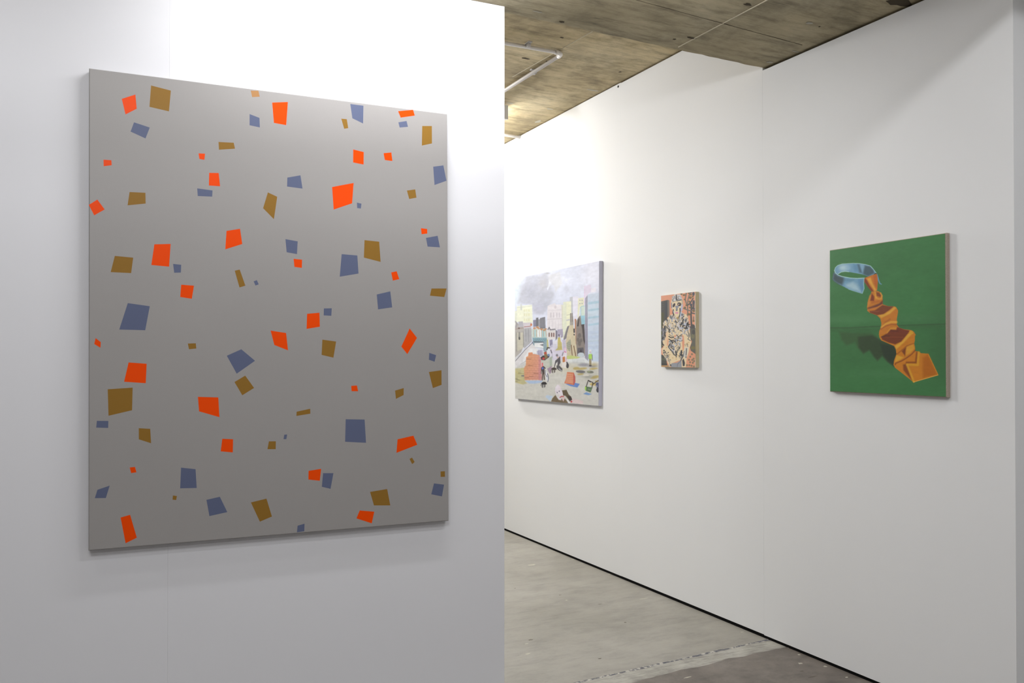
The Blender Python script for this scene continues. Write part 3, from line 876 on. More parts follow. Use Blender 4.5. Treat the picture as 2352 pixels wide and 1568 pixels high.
T.oval(605, 650, 42, 80, (76, 66, 70), 0.9, 1, 25); T.oval(800, 612, 74, 66, (74, 70, 74), 0.9); T.oval(785, 620, 30, 22, (214, 176, 142), 0.9); T.oval(820, 650, 40, 34, (58, 56, 62), 0.9)
T.oval(720, 705, 72, 40, (142, 140, 156), 1); T.oval(710, 790, 34, 64, (126, 130, 142), 1); T.oval(705, 840, 24, 24, (84, 84, 92), 1)
T.oval(712, 932, 62, 32, (216, 136, 170), 1)
T.line([(580, 820), (570, 930), (600, 1010)], 40, blk, 0.9); T.line([(590, 860), (600, 930)], 24, (190, 200, 212), 0.9)
T.line([(830, 770), (835, 900), (830, 990), (790, 1090)], 40, (64, 64, 70), 0.9); T.line([(870, 900), (850, 1040)], 50, (176, 186, 204), 0.9); T.oval(905, 1000, 24, 50, (70, 70, 78), 0.9)
T.oval(740, 1115, 34, 40, (176, 146, 84), 1)
T.line([(1395, 230), (1395, 1480)], 26, (222, 218, 216), 0.8); T.line([(1402, H + 1080), (1404, H + 1380)], 20, (222, 220, 218), 0.8)
g_ = pic.col.mean(-1, keepdims=True); pic.col = (pic.col * 0.9 + g_ * 0.1) * np.array((0.985, 1.0, 1.01))
M_fig = paint_mat('figure_picture_paint', 0.5, 0.3, 0.2)
m = Mat('pale_plywood', 0.6, 0.25)
m.base(m.ramp(m.noise(60, 4, 0.6, (1, 6, 0.35)), [(0.3, (0.44, 0.36, 0.21)), (0.55, (0.57, 0.49, 0.31)), (0.75, (0.66, 0.59, 0.40))])); M_ply = m.m
DS = side_depth(CS[1], 1605.0, WP, WN)
root, q = canvas_root('figure_painting', CS, WP, WN, DS, 'small wood panel painting of a tattooed bare-chested figure on salmon pink')
picture_mesh('painted_face', root, q, pic, 1.08, M_fig, 0.0, 0.0005)
o = canvas_body('wood_panel', root, q, DS, M_ply, 0.0015); o['label'] = 'bare plywood panel edge'
# ---- city street canvas ------------------------------------------------------
CC = [(1182.25, 639.4), (1376.6, 598.7), (1374.9, 932.3), (1183.1, 915.4)]
pic = Picture(CC, 270, 400, 8)
T = pic.frame(1176, 590, 8)
K = 1360
pic.col[:] = (214, 219, 234)
t = np.clip((pic.Y - 790) / 60, 0, 1)[..., None]
pic.col = pic.col * (1 - t) + np.array((206, 204, 192)) * t
n1 = pic.fbm(6, 7, 4)[..., None]
T.fuzz(80, 560, 110, 330, (222, 236, 240), 0.9); T.fuzz(1500, 300, 260, 330, (232, 231, 240), 0.8); T.fuzz(960, 430, 130, 110, (224, 227, 242), 0.7)
T.poly([(250, 350), (640, 290), (690, 400), (700, 560), (780, 700), (720, 830), (640, 960), (560, 1060), (380, 1050), (360, 880), (100, 860), (170, 600), (230, 480)], (188, 191, 203), 9, 0.95)
T.fuzz(300, 600, 170, 160, (172, 174, 188), 0.75); T.fuzz(600, 650, 150, 170, (182, 185, 198), 0.6); T.fuzz(570, 480, 90, 110, (190, 186, 188), 0.6); T.fuzz(480, 950, 130, 100, (184, 184, 202), 0.7)
T.poly([(660, 330), (880, 270), (930, 480), (800, 640), (760, 520), (680, 500)], (214, 214, 216), 7, 0.8)
T.poly([(690, 430), (720, 490), (650, 610), (640, 580)], (226, 229, 236), 3, 0.9)
T.fuzz(1000, 590, 70, 60, (190, 193, 206), 0.8); T.fuzz(650, 295, 40, 16, (150, 148, 150), 0.7)
m_ = np.clip((800 - pic.Y) / 40, 0, 1)[..., None]
pic.col += n1 * 26 * m_
T.poly([(740, 1620), (1000, 1500), (1020, 1900), (700, 1900), (690, 1560)], (208, 202, 218), 4)
# towers
T.poly([(50, 1000), (95, 985), (95, 1240), (50, 1250)], (222, 226, 202), 1)
T.poly([(88, 908), (366, 880), (378, 1215), (205, 1215), (190, 1190), (88, 1200)], (234, 236, 206), 0.9)
T.line([(90, 935), (360, 902)], 10, (196, 202, 190), 0.8, 0.8); T.line([(165, 880), (168, 970)], 26, (200, 204, 196), 0.9)
for y in (985, 1065, 1160):
    for x in (225, 260, 295, 320): T.line([(x, y - 18), (x, y + 18)], 12, (220, 218, 160), 0.8)
T.poly([(385, 1165), (440, 1158), (448, 1285), (388, 1290)], (128, 128, 150), 0.9)
T.poly([(438, 1125), (482, 1118), (486, 1275), (438, 1285)], (106, 106, 112), 0.9)
T.poly([(484, 1150), (515, 1150), (515, 1300), (484, 1290)], (150, 150, 156), 0.9)
T.poly([(510, 1130), (606, 1104), (614, 1330), (510, 1330)], (116, 116, 122), 0.9)
for x in (530, 560, 590): T.line([(x, 1160), (x, 1300)], 8, (146, 146, 156), 0.9, 0.8)
T.poly([(650, 905), (700, 880), (790, 850), (800, 878), (905, 880), (922, 1340), (640, 1360)], (226, 219, 220), 0.9)
T.poly([(905, 880), (940, 888), (944, 1340), (920, 1340)], (214, 213, 188), 0.9)
for x in (712, 762, 822, 866): T.line([(x, 1035), (x, 1110)], 18, (198, 190, 196), 0.9)
T.line([(660, 990), (900, 975)], 8, (200, 194, 198), 0.8); T.line([(655, 1150), (915, 1140)], 10, (198, 190, 194), 0.8); T.oval(795, 925, 22, 30, (206, 196, 200), 1)
for x in (680, 740, 800, 850): T.line([(x, 1170), (x, 1320)], 7, (208, 200, 204), 0.8)
T.poly([(940, 832), (1086, 815), (1094, 1250), (1010, 1400), (960, 1520), (925, 1500)], (234, 234, 196), 0.9)
T.poly([(940, 832), (998, 826), (1000, 1400), (940, 1500), (930, 1440)], (220, 224, 196), 0.9)
T.line([(1005, 1075), (1065, 1065)], 8, (170, 170, 150), 0.8); T.line([(1005, 1170), (1050, 1160)], 26, (196, 196, 196), 1)
T.poly([(1060, 740), (1116, 730), (1118, 1060), (1090, 1060), (1086, 815), (1060, 815)], (188, 190, 194), 0.9)
T.poly([(1115, 735), (1226, 725), (1216, 1180), (1122, 1200)], (228, 225, 235), 0.9)
T.poly([(1215, 762), (1322, 745), (1322, 905), (1250, 925), (1222, 1120), (1205, 1120)], (230, 228, 190), 0.9)
for x in (1248, 1288):
    for y in (800, 860): T.oval(x, y, 9, 12, (146, 148, 164), 0.8)
T.poly([(1330, 535), (1452, 505), (1452, 640), (1396, 690), (1346, 760), (1334, 905), (1320, 905)], (221, 208, 226), 1)
T.line([(1334, 540), (1326, 900)], 12, (226, 196, 222), 1, 0.8)
T.poly([(1456, 575), (1545, 563), (1545, 640), (1456, 655)], (234, 228, 234), 0.9)
T.poly([(1255, 930), (1275, 910), (1335, 905), (1340, 1250), (1272, 1250)], (206, 222, 200), 0.9)
T.line([(1258, 930), (1280, 912), (1330, 905)], 12, (150, 200, 205), 0.8); T.line([(1262, 930), (1275, 1250)], 12, (150, 200, 208), 0.8)
T.poly([(1268, 1085), (1338, 1080), (1340, 1250), (1275, 1250)], (140, 198, 214), 1)
T.poly([(1344, 765), (1392, 698), (1398, K + 590), (1340, K + 520)], (150, 147, 166), 0.9)
T.poly([(1390, 692), (1610, 655), (1606, K + 575), (1397, K + 565)], (196, 208, 222), 0.9, 1, (198, 214, 232), ((1500, 700), (1500, 1900)))
T.fuzz(1500, 1000, 150, 180, (200, 222, 228), 0.5)
RR = random.Random(5)
for y0, h in ((855, 52), (985, 44), (1125, 40), (1255, 40)):
    T.line([(1408, y0 + 5), (1600, y0 - 22)], 34, (178, 208, 222), 2, 0.7)
    for k in range(15):
        x = 1412 + k * 13; y = y0 - (x - 1400) * 0.13
        hh = h * RR.uniform(0.5, 1.0)
        T.line([(x, y - hh / 2), (x, y + hh / 2)], 6, (134, 186, 208), 0.8, 0.85)
for y0 in (1400, 1485, 1590, 1680):
    for k in range(8):
        x = 1415 + k * 24; y = y0 - (x - 1400) * 0.06
        T.line([(x, y - 24), (x, y + 24)], 8, (168, 190, 222), 0.8, 0.8)
T.line([(1400, 1560), (1600, 1545)], 16, (186, 206, 214), 1, 0.8)
# left street
T.poly([(50, 1290), (75, 1190), (120, 1240), (122, 1192), (195, 1190), (215, 1300), (222, K + 250), (170, K + 390), (50, K + 500)], (176, 170, 162), 1)
T.poly([(118, 1200), (195, 1190), (205, 1290), (115, 1290)], (176, 174, 182), 1.2)
T.line([(60, 1190), (90, 1240), (70, 1300)], 26, (150, 146, 148), 1, 0.8); T.line([(60, 1330), (200, 1310)], 26, (160, 140, 130), 1.4, 0.7); T.oval(125, 1315, 20, 14, (110, 90, 84), 1)
T.poly([(90, 1400), (200, 1390), (205, K + 320), (95, K + 380)], (196, 191, 168), 1.2)
T.line([(132, 1395), (134, 1500)], 32, (140, 138, 130), 1); T.line([(132, 1490), (134, 1515)], 30, (76, 76, 76), 0.9)
T.line([(75, 1400), (85, K + 380)], 16, (150, 150, 136), 1, 0.8); T.line([(205, 1380), (212, K + 300)], 16, (140, 140, 130), 1, 0.8)
T.poly([(198, 1218), (352, 1208), (352, 1300), (216, 1325)], (206, 198, 202), 1)
T.poly([(216, 1320), (350, 1300), (364, 1560), (300, K + 260), (222, K + 330)], (170, 170, 172), 1)
for x in (250, 300): T.line([(x, 1330), (x + 5, 1560)], 14, (142, 142, 144), 1, 0.8)
T.line([(225, 1290), (335, 1278)], 14, (160, 100, 90), 0.9)
T.poly([(355, 1330), (632, 1320), (638, 1495), (358, 1490)], (196, 208, 196), 1)
for x, w in ((420, 34), (480, 26), (515, 40), (560, 22), (595, 30)): T.line([(x, 1360), (x, 1470)], w, RR.choice([(150, 196, 200), (226, 230, 228), (168, 206, 204)]), 0.9)
for x in (398, 445, 500, 540, 575, 620): T.line([(x, 1345), (x + 4, 1470)], 8, (172, 128, 90), 0.8, 0.9)
for x, y, r in ((350, 1250, 20), (410, 1315, 26), (465, 1300, 28), (490, 1320, 20), (540, 1335, 26), (590, 1350, 24), (620, 1330, 18)): T.oval(x, y, r, r * 0.8, (192, 128, 78), 1, 0.9)
T.oval(350, 1250, 16, 26, (210, 112, 60), 0.9)
T.poly([(372, 1490), (640, 1488), (644, 1560), (600, 1580), (380, 1570)], (124, 164, 174), 0.9)
for k in range(6): T.line([(400 + k * 40, 1550), (420 + k * 40, 1515), (440 + k * 40, 1550)], 7, (96, 130, 144), 0.7, 0.8)
T.poly([(378, 1565), (640, 1560), (634, K + 400), (575, K + 380), (572, K + 330), (410, K + 300), (380, K + 260)], (134, 160, 170), 1)
T.line([(400, K + 205), (575, K + 212)], 16, (66, 74, 84), 0.9)
T.poly([(410, K + 232), (572, K + 222), (576, K + 322), (410, K + 300)], (230, 231, 228), 0.9)
T.poly([(505, K + 262), (575, K + 240), (572, K + 290)], (118, 120, 126), 1)
T.poly([(330, K + 270), (375, K + 200), (385, K + 235), (340, K + 280)], (110, 112, 140), 1)
T.poly([(635, 1500), (660, 1500), (670, K + 290), (640, K + 340)], (194, 188, 116), 1.2)
T.line([(640, K + 350), (650, K + 315), (690, K + 318)], 22, (66, 58, 44), 0.9)
T.poly([(636, 1375), (676, 1340), (802, 1345), (806, 1510), (700, 1540), (640, 1525)], (218, 213, 208), 0.9)
T.line([(660, 1340), (680, 1300), (700, 1345), (790, 1335)], 20, (116, 112, 122), 0.9)
for x in (682, 727, 766):
    T.line([(x, 1410), (x, 1465)], 26, (176, 128, 118), 0.8); T.line([(x - 4, 1405), (x - 6, 1468)], 11, (74, 60, 62), 0.8)
T.poly([(800, 1345), (832, 1370), (830, 1500), (800, 1545)], (112, 108, 124), 1)
T.poly([(832, 1340), (930, 1330), (940, 1480), (880, 1490), (832, 1470)], (164, 156, 178), 2)
T.line([(860, 1440), (900, 1480), (870, 1500)], 24, (84, 78, 92), 1)
T.poly([(680, 1540), (745, 1530), (745, K + 300), (690, K + 320)], (186, 182, 204), 1.4)
for x, y in ((700, 195), (728, 190), (705, 250), (730, 235)): T.line([(x, K + y - 20), (x, K + y + 20)], 14, (96, 92, 130), 0.8)
T.poly([(748, K + 200), (840, K + 170), (838, K + 320), (750, K + 350)], (218, 216, 226), 1.4)
for k in range(5): T.line([(760 + 16 * k, K + 250), (760 + 16 * k, K + 330)], 6, (178, 174, 192), 0.8, 0.8)
T.poly([(838, K + 130), (880, K + 118), (906, K + 140), (918, K + 330), (928, K + 355), (790, K + 366), (835, K + 320)], (196, 182, 100), 1)
T.line([(885, K + 90), (905, K + 200), (925, K + 210)], 20, (216, 210, 226), 1)
T.poly([(920, K + 170), (985, K + 180), (985, K + 320), (940, K + 330)], (188, 182, 200), 2)
# ruins
T.poly([(1000, 1330), (1015, 1285), (1052, 1265), (1048, 1365), (1015, 1400), (1000, 1500), (950, K + 180), (945, K + 150)], (122, 118, 124), 1)
T.poly([(1066, 1040), (1112, 1035), (1128, 1180), (1128, 1265), (1062, 1260)], (168, 160, 146), 0.9)
T.line([(1075, 1040), (1080, 1200)], 10, (110, 104, 100), 0.8); T.line([(1105, 1040), (1112, 1190)], 10, (110, 104, 100), 0.8)
T.poly([(1015, 1400), (1055, 1265), (1128, 1255), (1150, 1400), (1185, 1560), (1190, K + 480), (1015, K + 490), (985, K + 200), (1000, K + 130)], (208, 194, 156), 1)
T.poly([(1000, K + 230), (1075, K + 150), (1085, K + 240), (1070, K + 400), (1010, K + 330)], (160, 162, 138), 1.6)
for k in range(5): T.line([(1005, K + 240 + 34 * k), (1070, K + 215 + 36 * k)], 7, (128, 132, 112), 0.8, 0.7)
T.line([(1087, K + 268), (1112, K + 520)], 15, (118, 84, 58), 0.8); T.line([(1135, K + 285), (1182, K + 520)], 18, (126, 92, 60), 0.8)
T.line([(1140, 1335), (1142, 1390)], 26, (52, 46, 46), 0.8); T.line([(1140, 1430), (1142, 1440)], 22, (52, 46, 46), 0.8)
T.poly([(1150, 1150), (1180, 1145), (1185, 1560), (1195, K + 260), (1170, K + 250), (1165, 1500)], (176, 130, 96), 1)
T.line([(1164, 1150), (1158, 1330)], 13, (196, 120, 78), 0.8)
T.poly([(1182, 1180), (1232, 1100), (1258, 1080), (1278, 1250), (1330, 1240), (1342, 1560), (1340, K + 460), (1195, K + 470), (1180, K + 250)], (138, 127, 118), 1)
T.poly([(1195, 1280), (1225, 1120), (1236, 1160), (1222, 1285)], (58, 54, 56), 0.9)
T.poly([(1272, 1250), (1332, 1240), (1342, 1560), (1335, K + 260), (1310, K + 180), (1290, 1330)], (70, 64, 64), 1)
for x, y, r in ((1240, 1450, 30), (1215, 1530, 26), (1270, 1540, 24), (1240, K + 240, 30)): T.oval(x, y, r, r * 1.5, (104, 96, 92), 2.5, 0.8)
T.poly([(1205, K + 318), (1312, K + 312), (1325, K + 440), (1310, K + 480), (1200, K + 465)], (92, 88, 94), 1); T.poly([(1235, K + 400), (1270, K + 340), (1290, K + 420)], (58, 54, 58), 1)
T.oval(1268, K + 445, 62, 42, (198, 210, 214), 2)
# ground
T.poly([(1000, K + 468), (1080, K + 455), (1260, K + 490), (1200, K + 518), (1010, K + 528)], (196, 208, 118), 1.6)
T.poly([(1000, K + 530), (1340, K + 505), (1400, K + 560), (1600, K + 570), (1600, K + 610), (1000, K + 590)], (220, 224, 222), 2)
for k in range(8): T.line([(1120 + 28 * k, K + 530), (1124 + 28 * k, K + 610)], 5, (156, 164, 168), 0.7, 0.8)
T.line([(1115, K + 580), (1340, K + 590)], 5, (156, 164, 168), 0.7, 0.8)
T.fuzz(1050, 2050, 260, 90, (206, 198, 166), 0.8); T.fuzz(1450, 2180, 220, 150, (196, 194, 176), 0.6)
T.fuzz(1320, K + 630, 110, 34, (148, 146, 152), 0.95, 2); T.fuzz(1480, K + 655, 90, 24, (150, 146, 142), 0.9, 2); T.fuzz(1510, K + 625, 60, 30, (196, 176, 110), 0.7)
for x, y, rx, ry in ((1180, 695, 60, 26), (1290, 700, 90, 20), (1500, 700, 80, 18), (1540, 850, 70, 26), (1500, 870, 60, 16), (1260, 800, 60, 16)): T.oval(x, K + y, rx, ry, (190, 166, 88), 3, 0.9, -6)
T.oval(1260, K + 755, 88, 26, (112, 110, 110), 2.5, 1, 4); T.oval(1440, K + 762, 64, 24, (120, 122, 108), 1.6, 1, 4); T.oval(1415, K + 757, 28, 10, (160, 172, 118), 1.2)
T.fuzz(1400, K + 850, 90, 30, (150, 148, 138), 0.7); T.oval(1360, K + 820, 60, 16, (222, 214, 196), 2, 0.9)
T.poly([(50, K + 700), (230, K + 680), (235, K + 930), (270, K + 965), (200, K + 990), (50, K + 950)], (192, 184, 128), 3)
for k in range(16):
    x, y = RR.uniform(60, 230), K + RR.uniform(690, 960)
    T.line([(x - 30, y - 10), (x + 30, y + RR.uniform(-16, 16))], 14, RR.choice([(166, 154, 92), (208, 200, 150), (148, 140, 104), (206, 190, 112)]), 1.2, 0.8)
T.oval(205, K + 830, 40, 14, (118, 116, 116), 2)
# ramp, big brick stack, skip
T.poly([(50, K + 565), (365, K + 225), (470, K + 370), (430, K + 420), (300, K + 440), (250, K + 560), (140, K + 640), (50, K + 690)], (216, 213, 212), 1.2)
T.poly([(330, K + 330), (470, K + 330), (470, K + 420), (320, K + 440), (200, K + 600), (200, K + 520)], (228, 228, 226), 2)
T.line([(372, K + 225), (240, K + 350), (60, K + 560)], 11, (96, 92, 104), 0.8, 0.9); T.line([(250, K + 560), (150, K + 620)], 7, (130, 128, 134), 0.8, 0.8)
for k in range(8): T.line([(100 + 18 * k, K + 640 - 7 * k), (104 + 18 * k, K + 690 - 10 * k)], 5, (176, 180, 180), 0.7, 0.7)
T.poly([(450, K + 385), (480, K + 360), (560, K + 350), (575, K + 460), (510, K + 470), (470, K + 440)], (172, 168, 192), 1.2)
for x in (490, 525): T.line([(x, K + 370), (x + 5, K + 450)], 10, (136, 132, 156), 0.8)
T.poly([(235, K + 918), (565, K + 915), (540, K + 955), (400, K + 975), (310, K + 970)], (166, 190, 220), 2)
T.poly([(303, K + 405), (370, K + 400), (380, K + 435), (400, K + 428), (505, K + 452), (530, K + 905), (228, K + 910), (215, K + 690), (250, K + 640), (256, K + 485), (292, K + 470)], (222, 150, 100), 1, 1, (222, 146, 124), ((240, K + 600), (500, K + 700)))
T.poly([(300, K + 405), (370, K + 400), (385, K + 440), (300, K + 468)], (224, 138, 92), 1)
T.poly([(488, K + 470), (528, K + 490), (545, K + 870), (530, K + 915), (485, K + 910)], (206, 132, 132), 1.2)
for k in range(11):
    y = K + 500 + k * 38; x0 = 258 if k < 4 else 225
    T.line([(x0, y), (505, y + 6)], 6, (184, 112, 74), 0.8, 0.55)
    for j in range(4):
        x = x0 + 30 + j * 62 + (k % 2) * 30; T.line([(x, y), (x, y + 36)], 6, (184, 112, 74), 0.8, 0.45)
for x, y in ((300, 520), (330, 640), (440, 785), (350, 840), (270, 860)): T.line([(x - 40, K + y), (x + 40, K + y + 4)], 9, (140, 82, 60), 0.8, 0.8)
T.poly([(640, K + 700), (735, K + 640), (715, K + 780), (690, K + 795)], (156, 132, 152), 1.6)
T.poly([(530, K + 545), (600, K + 545), (690, K + 500), (735, K + 470), (735, K + 640), (650, K + 700), (560, K + 650)], (192, 194, 178), 1)
T.poly([(690, K + 500), (735, K + 470), (735, K + 640), (690, K + 670)], (164, 176, 156), 1.2)
T.poly([(524, K + 490), (560, K + 462), (640, K + 445), (690, K + 455), (680, K + 490), (600, K + 548), (535, K + 540)], (56, 52, 58), 1)
T.oval(576, K + 515, 24, 24, (196, 56, 54), 0.9); T.oval(668, K + 450, 24, 22, (104, 134, 176), 0.9)
T.poly([(580, K + 400), (630, K + 378), (655, K + 500), (605, K + 530)], (134, 108, 64), 0.8); T.poly([(588, K + 405), (624, K + 390), (634, K + 425), (598, K + 438)], (200, 60, 50), 0.8)
# people and dogs
dark = (72, 62, 60)
T.line([(712, K + 358), (726, K + 412)], 15, (74, 70, 82), 0.8); T.line([(735, K + 400), (740, K + 500)], 7, (150, 148, 170), 0.8)
T.oval(556, K + 612, 15, 22, (222, 96, 100), 0.8); T.oval(556, K + 645, 16, 22, (220, 110, 120), 0.8)
T.poly([(535, K + 670), (580, K + 650), (620, K + 690), (612, K + 705), (595, K + 690), (598, K + 800), (560, K + 800), (545, K + 740)], dark, 0.8); T.oval(562, K + 692, 18, 20, (78, 100, 200), 0.8)
T.line([(562, K + 780), (552, K + 905)], 20, (92, 66, 54), 0.8); T.line([(582, K + 780), (592, K + 898)], 20, (80, 58, 50), 0.8); T.line([(538, K + 690), (533, K + 790)], 12, dark, 0.8)
T.poly([(605, K + 745), (630, K + 730), (680, K + 900), (660, K + 960), (625, K + 880)], (224, 224, 230), 1)
T.line([(615, K + 730), (612, K + 800), (640, K + 850)], 10, (86, 88, 104), 0.7); T.line([(650, K + 790), (668, K + 880), (655, K + 940)], 13, (70, 72, 90), 0.7)
def dog(x, y, s, c):
    T.oval(x, y, 42 * s, 24 * s, c, 0.8, 1, -8); T.oval(x + 38 * s, y + 8 * s, 16 * s, 14 * s, c, 0.8)
    for dx, l in ((-28, 70), (-14, 78), (12, 72), (26, 64)): T.line([(x + dx * s, y), (x + (dx - 4) * s, y + l * s)], 10 * s, c, 0.7)
    T.line([(x - 40 * s, y), (x - 52 * s, y + 44 * s)], 8 * s, c, 0.7)
dog(582, K + 965, 1.05, (42, 38, 42)); dog(765, K + 700, 1.0, (64, 52, 46))
T.oval(824, K + 455, 22, 24, (126, 122, 128), 0.8); T.oval(842, K + 495, 20, 22, (208, 178, 168), 0.8); T.poly([(770, K + 670), (795, K + 550), (840, K + 515), (882, K + 470), (890, K + 590), (862, K + 640), (830, K + 640), (838, K + 570), (805, K + 600), (785, K + 672)], (80, 76, 82), 0.9)
T.poly([(815, K + 640), (865, K + 640), (925, K + 700), (920, K + 760), (850, K + 725), (815, K + 690)], (84, 82, 84), 1); T.line([(860, K + 700), (915, K + 745)], 14, (190, 188, 186), 0.8); T.oval(1018, K + 645, 26, 48, (66, 62, 64), 0.8); T.oval(1005, K + 590, 16, 18, (60, 56, 58), 0.8)
T.oval(975, K + 350, 28, 50, (196, 170, 200), 0.9); T.oval(976, K + 345, 17, 32, (226, 196, 206), 0.8); T.line([(940, K + 400), (920, K + 460)], 16, (120, 116, 124), 0.8)
T.poly([(945, K + 400), (1000, K + 395), (995, K + 600), (930, K + 560)], (226, 216, 222), 1); T.line([(960, K + 390), (990, K + 400)], 16, (212, 110, 150), 0.8)
T.poly([(925, K + 490), (970, K + 475), (978, K + 570), (930, K + 590)], (206, 122, 60), 0.8); T.poly([(915, K + 580), (1000, K + 590), (990, K + 690), (905, K + 670)], (226, 219, 208), 1)
T.line([(995, K + 500), (1000, K + 560)], 12, (224, 150, 190), 0.8)
T.poly([(1410, K + 435), (1470, K + 425), (1472, K + 525), (1414, K + 528)], (174, 224, 80), 0.8); T.oval(1440, K + 372, 24, 24, (230, 230, 234), 0.8); T.oval(1440, K + 402, 18, 18, (206, 190, 188), 0.8)
T.line([(1474, K + 445), (1480, K + 545)], 12, (108, 112, 124), 0.8); T.line([(1410, K + 450), (1405, K + 520)], 10, (140, 170, 110), 0.8); T.line([(1428, K + 530), (1432, K + 630)], 22, (152, 138, 100), 0.8); T.line([(1452, K + 530), (1450, K + 630)], 18, (150, 134, 98), 0.8); T.oval(1440, K + 645, 26, 14, (70, 68, 74), 0.8)
# small brick stack
T.poly([(978, K + 980), (1160, K + 960), (1245, K + 978), (1202, K + 1046), (1080, K + 1022)], (92, 132, 204), 0.9)
T.poly([(1010, K + 760), (1135, K + 770), (1162, K + 850), (1165, K + 940), (1135, K + 1002), (958, K + 965), (990, K + 880)], (220, 118, 74), 0.9)
T.poly([(1130, K + 770), (1162, K + 850), (1165, K + 940), (1135, K + 1002), (1122, K + 985)], (196, 82, 72), 0.9)
for y in (800, 835, 865, 895, 918, 942): T.line([(985 if y > 860 else 1000, K + y), (1125, K + y + 18)], 7, (228, 194, 164), 0.7, 0.8)
for k in range(4): T.line([(1020 + 28 * k, K + 775), (1008 + 30 * k, K + 960)], 5, (226, 180, 146), 0.7, 0.6)
# digger bucket
T.oval(1500, K + 985, 70, 28, (200, 172, 84), 1.6, 0.9); T.oval(1560, K + 930, 36, 14, (196, 164, 76), 1.2)
T.poly([(1310, K + 1162), (1365, K + 1128), (1470, K + 1166), (1408, K + 1186)], (112, 152, 206), 1)
T.poly([(1345, K + 1022), (1482, K + 1045), (1445, K + 1135), (1352, K + 1105)], (90, 122, 82), 0.9); T.poly([(1340, K + 1030), (1368, K + 1026), (1360, K + 1104), (1338, K + 1085)], (166, 222, 72), 0.8)
T.line([(1400, K + 1075), (1440, K + 1085)], 16, (140, 158, 124), 1)
for p_ in ([(1365, K + 1030), (1402, K + 915), (1490, K + 955), (1470, K + 1040)], [(1490, K + 985), (1590, K + 915)], [(1402, K + 915), (1440, K + 945)]): T.line(p_, 15, (52, 46, 44), 0.8)
T.oval(1575, K + 1000, 36, 50, (84, 90, 124), 0.9); T.oval(1578, K + 1090, 28, 46, (58, 58, 66), 0.9); T.oval(1560, K + 1020, 14, 12, (170, 170, 178), 0.8)
# large fallen figure at the bottom edge
T.poly([(610, K + 1212), (640, K + 1180), (745, K + 1200), (700, K + 1295), (650, K + 1250)], (184, 204, 222), 1.6)
T.poly([(1090, K + 1240), (1230, K + 1270), (1310, K + 1295), (1300, K + 1345), (1090, K + 1325)], (222, 198, 194), 2)
T.poly([(715, K + 1300), (740, K + 1240), (795, K + 1180), (860, K + 1275), (960, K + 1230), (1020, K + 1310), (1030, K + 1340)], (118, 98, 68), 1)
T.poly([(912, K + 1098), (1000, K + 1085), (1040, K + 1170), (1085, K + 1210), (1105, K + 1265), (1060, K + 1295), (980, K + 1195), (935, K + 1190)], (100, 84, 60), 0.9)
T.poly([(1015, K + 1195), (1085, K + 1210), (1105, K + 1265), (1060, K + 1295)], (62, 50, 48), 0.9)
T.poly([(785, K + 1100), (790, K + 1050), (830, K + 990), (870, K + 1010), (920, K + 1110), (938, K + 1185), (890, K + 1240), (905, K + 1280), (860, K + 1265), (825, K + 1225)], (226, 216, 222), 1)
T.fuzz(870, K + 1060, 30, 60, (236, 214, 220), 0.5); T.fuzz(850, K + 1190, 30, 40, (214, 212, 196), 0.7)
T.oval(828, K + 1137, 9, 12, (84, 88, 108), 0.7); T.oval(866, K + 1112, 10, 12, (84, 88, 108), 0.7); T.line([(880, K + 1225), (910, K + 1205), (945, K + 1208)], 18, (200, 62, 66), 0.8)
T.poly([(915, K + 1250), (960, K + 1205), (970, K + 1240), (940, K + 1300)], (224, 190, 188), 1)
T.line([(1020, K + 1275), (1055, K + 1335)], 22, (236, 232, 232), 0.8); T.oval(1090, K + 1302, 18, 18, (214, 74, 80), 0.8)
g_ = pic.col.mean(-1, keepdims=True); pic.col = (pic.col * 0.86 + g_ * 0.14) * 0.94 + 13
pic.col *= np.array((0.985, 0.995, 1.025))
pic.shade(40, 60, 0.07, 2)
pic.shade(12, 70, 0.05, 2)
M_city = paint_mat('city_picture_paint', 0.55, 0.25, 0.2)
m = Mat('lavender_canvas_edge', 0.6, 0.2); m.base((0.56, 0.56, 0.66)); M_lav = m.m
DC = (side_depth(CC[1], 1384.8, WP, WN) + side_depth(CC[2], 1382.6, WP, WN)) / 2
root, q = canvas_root('city_painting', CC, WP, WN, DC, 'pale city street canvas with brick stacks and towers, nearest the partition edge')
picture_mesh('painted_face', root, q, pic, 0.92, M_city, 0.0, 0.002)
o = canvas_body('canvas_edge', root, q, DC, M_lav, 0.004); o['label'] = 'lavender grey canvas edge'
WARM, COOL, NEUT = (1.0, 0.985, 0.97), (0.985, 0.985, 1.0), (0.985, 0.985, 1.0)
TUBE = 49.0
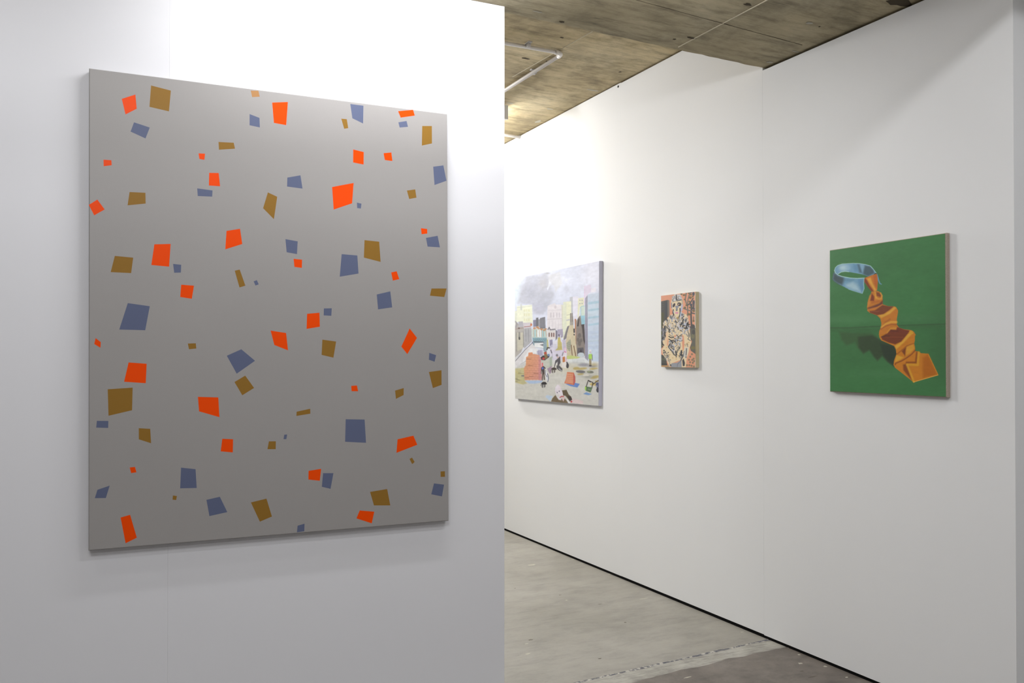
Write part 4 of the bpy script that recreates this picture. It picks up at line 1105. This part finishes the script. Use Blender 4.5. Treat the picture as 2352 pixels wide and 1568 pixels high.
LAMPS = [
    ('lamp_partition', (0.35, 2.68, 2.93), (1.7, 2.68, 2.93), 0.05, 15.5, COOL, (0.0, 0.66, -0.75)),
    ('fill_left', (-1.2, 2.45, 2.94), (-0.35, 2.45, 2.94), 0.05, 4.2, COOL, (0.0, 0.66, -0.75)),  # unseen fill, added to brighten the upper left of the partition
    ('lamp_beam', (1.75, 2.5, 2.94), (2.6, 2.5, 2.94), 0.05, 2.5, NEUT, (0.3, 0.7, -0.7)),
    ('lamp_near', (1.2, 0.97, 3.25), (2.4, 0.97, 3.25), 0.08, 17, NEUT, (0, 0.3, -1)),
    ('lamp_back', (-2.0, -1.6, 3.22), (2.0, -1.6, 3.22), 0.10, 34, NEUT, (0, 0.2, -1)),
    ('fill_side', (-1.2, 0.2, 3.25), (0.3, 0.2, 3.25), 0.7, 42, NEUT, (0, 0.3, -1)),  # unseen general fill, added and made wide so its shadow edge stays soft
    ('lamp_far', (0.2, 6.0, 3.2), (1.7, 6.0, 3.2), 0.10, 95, WARM, (0.75, -0.5, -0.8)),
    ('lamp_far_wall', (2.65, 7.3, 3.2), (2.65, 8.8, 3.2), 0.08, 150, WARM, (0.3, -0.9, -0.45)),
]
# ------------------------------------------------------------------ lamps
def strip_lamp(name, a, b, width, watts, col, aim):
    """A fluorescent strip or added fill light from a to b shining towards aim."""
    a, b = Vector(a), Vector(b)
    l = bpy.data.lights.new(name, 'AREA')
    l.shape = 'RECTANGLE'; l.size = (b - a).length; l.size_y = width
    l.energy = watts; l.color = col
    o = bpy.data.objects.new(name, l); COL.objects.link(o)
    z = -(Vector(aim)).normalized(); x = (b - a).normalized(); x = (x - z * x.dot(z)).normalized(); y = z.cross(x)
    M = Matrix((x, y, z)).transposed().to_4x4(); M.translation = (a + b) / 2
    o.matrix_world = M
    return o

# batten close to the right wall in the far room; its near end just shows past the partition
bx, by0, bz = WALL_X - 0.50, 5.36, HI - 0.085
p = on_plane(1157.5, 260, Vector((bx, 0, 0)), Vector((1, 0, 0)))
root = tag(empty('batten_light', Vector((bx, p.y, HI))), 'fluorescent batten on the far ceiling, its end just showing past the partition edge', 'ceiling light')
L = 1.5
bm = bmesh.new(); box(bm, -0.03, 0.03, 0, L, -0.06, -0.02); obj('housing', bm, M_enamel, root)
for y in (0.0, L):
    bm = bmesh.new(); box(bm, -0.028, 0.028, y - 0.012, y + 0.012, -0.12, -0.02); obj('end_cap', bm, M_enamel, root)
    y2 = 0.12 if y == 0 else L - 0.12
    bm = bmesh.new(); box(bm, -0.012, 0.012, y2 - 0.02, y2 + 0.02, -0.02, 0.0); obj('mounting_bracket', bm, M_clip, root)
m = Mat('fluorescent_tube', 0.4, 0.2)
m.base((0.9, 0.9, 0.9)); m.b.inputs['Emission Color'].default_value = (1.0, 0.96, 0.88, 1); m.b.inputs['Emission Strength'].default_value = TUBE
bm = bmesh.new(); tube(bm, [(0, 0.014, -0.098), (0, L - 0.014, -0.098)], 0.013, 16); obj('tube', bm, m.m, root, True)

NEAR = (1.0, 0.985, 1.0)
for nm, a, b, w, e, c, aim in LAMPS:
    strip_lamp(nm, a, b, w, e, c, aim)
w = bpy.data.worlds.new('world'); scene.world = w
w.use_nodes = True
w.node_tree.nodes['Background'].inputs[0].default_value = (0.95, 0.97, 1.0, 1)
w.node_tree.nodes['Background'].inputs[1].default_value = 0.0
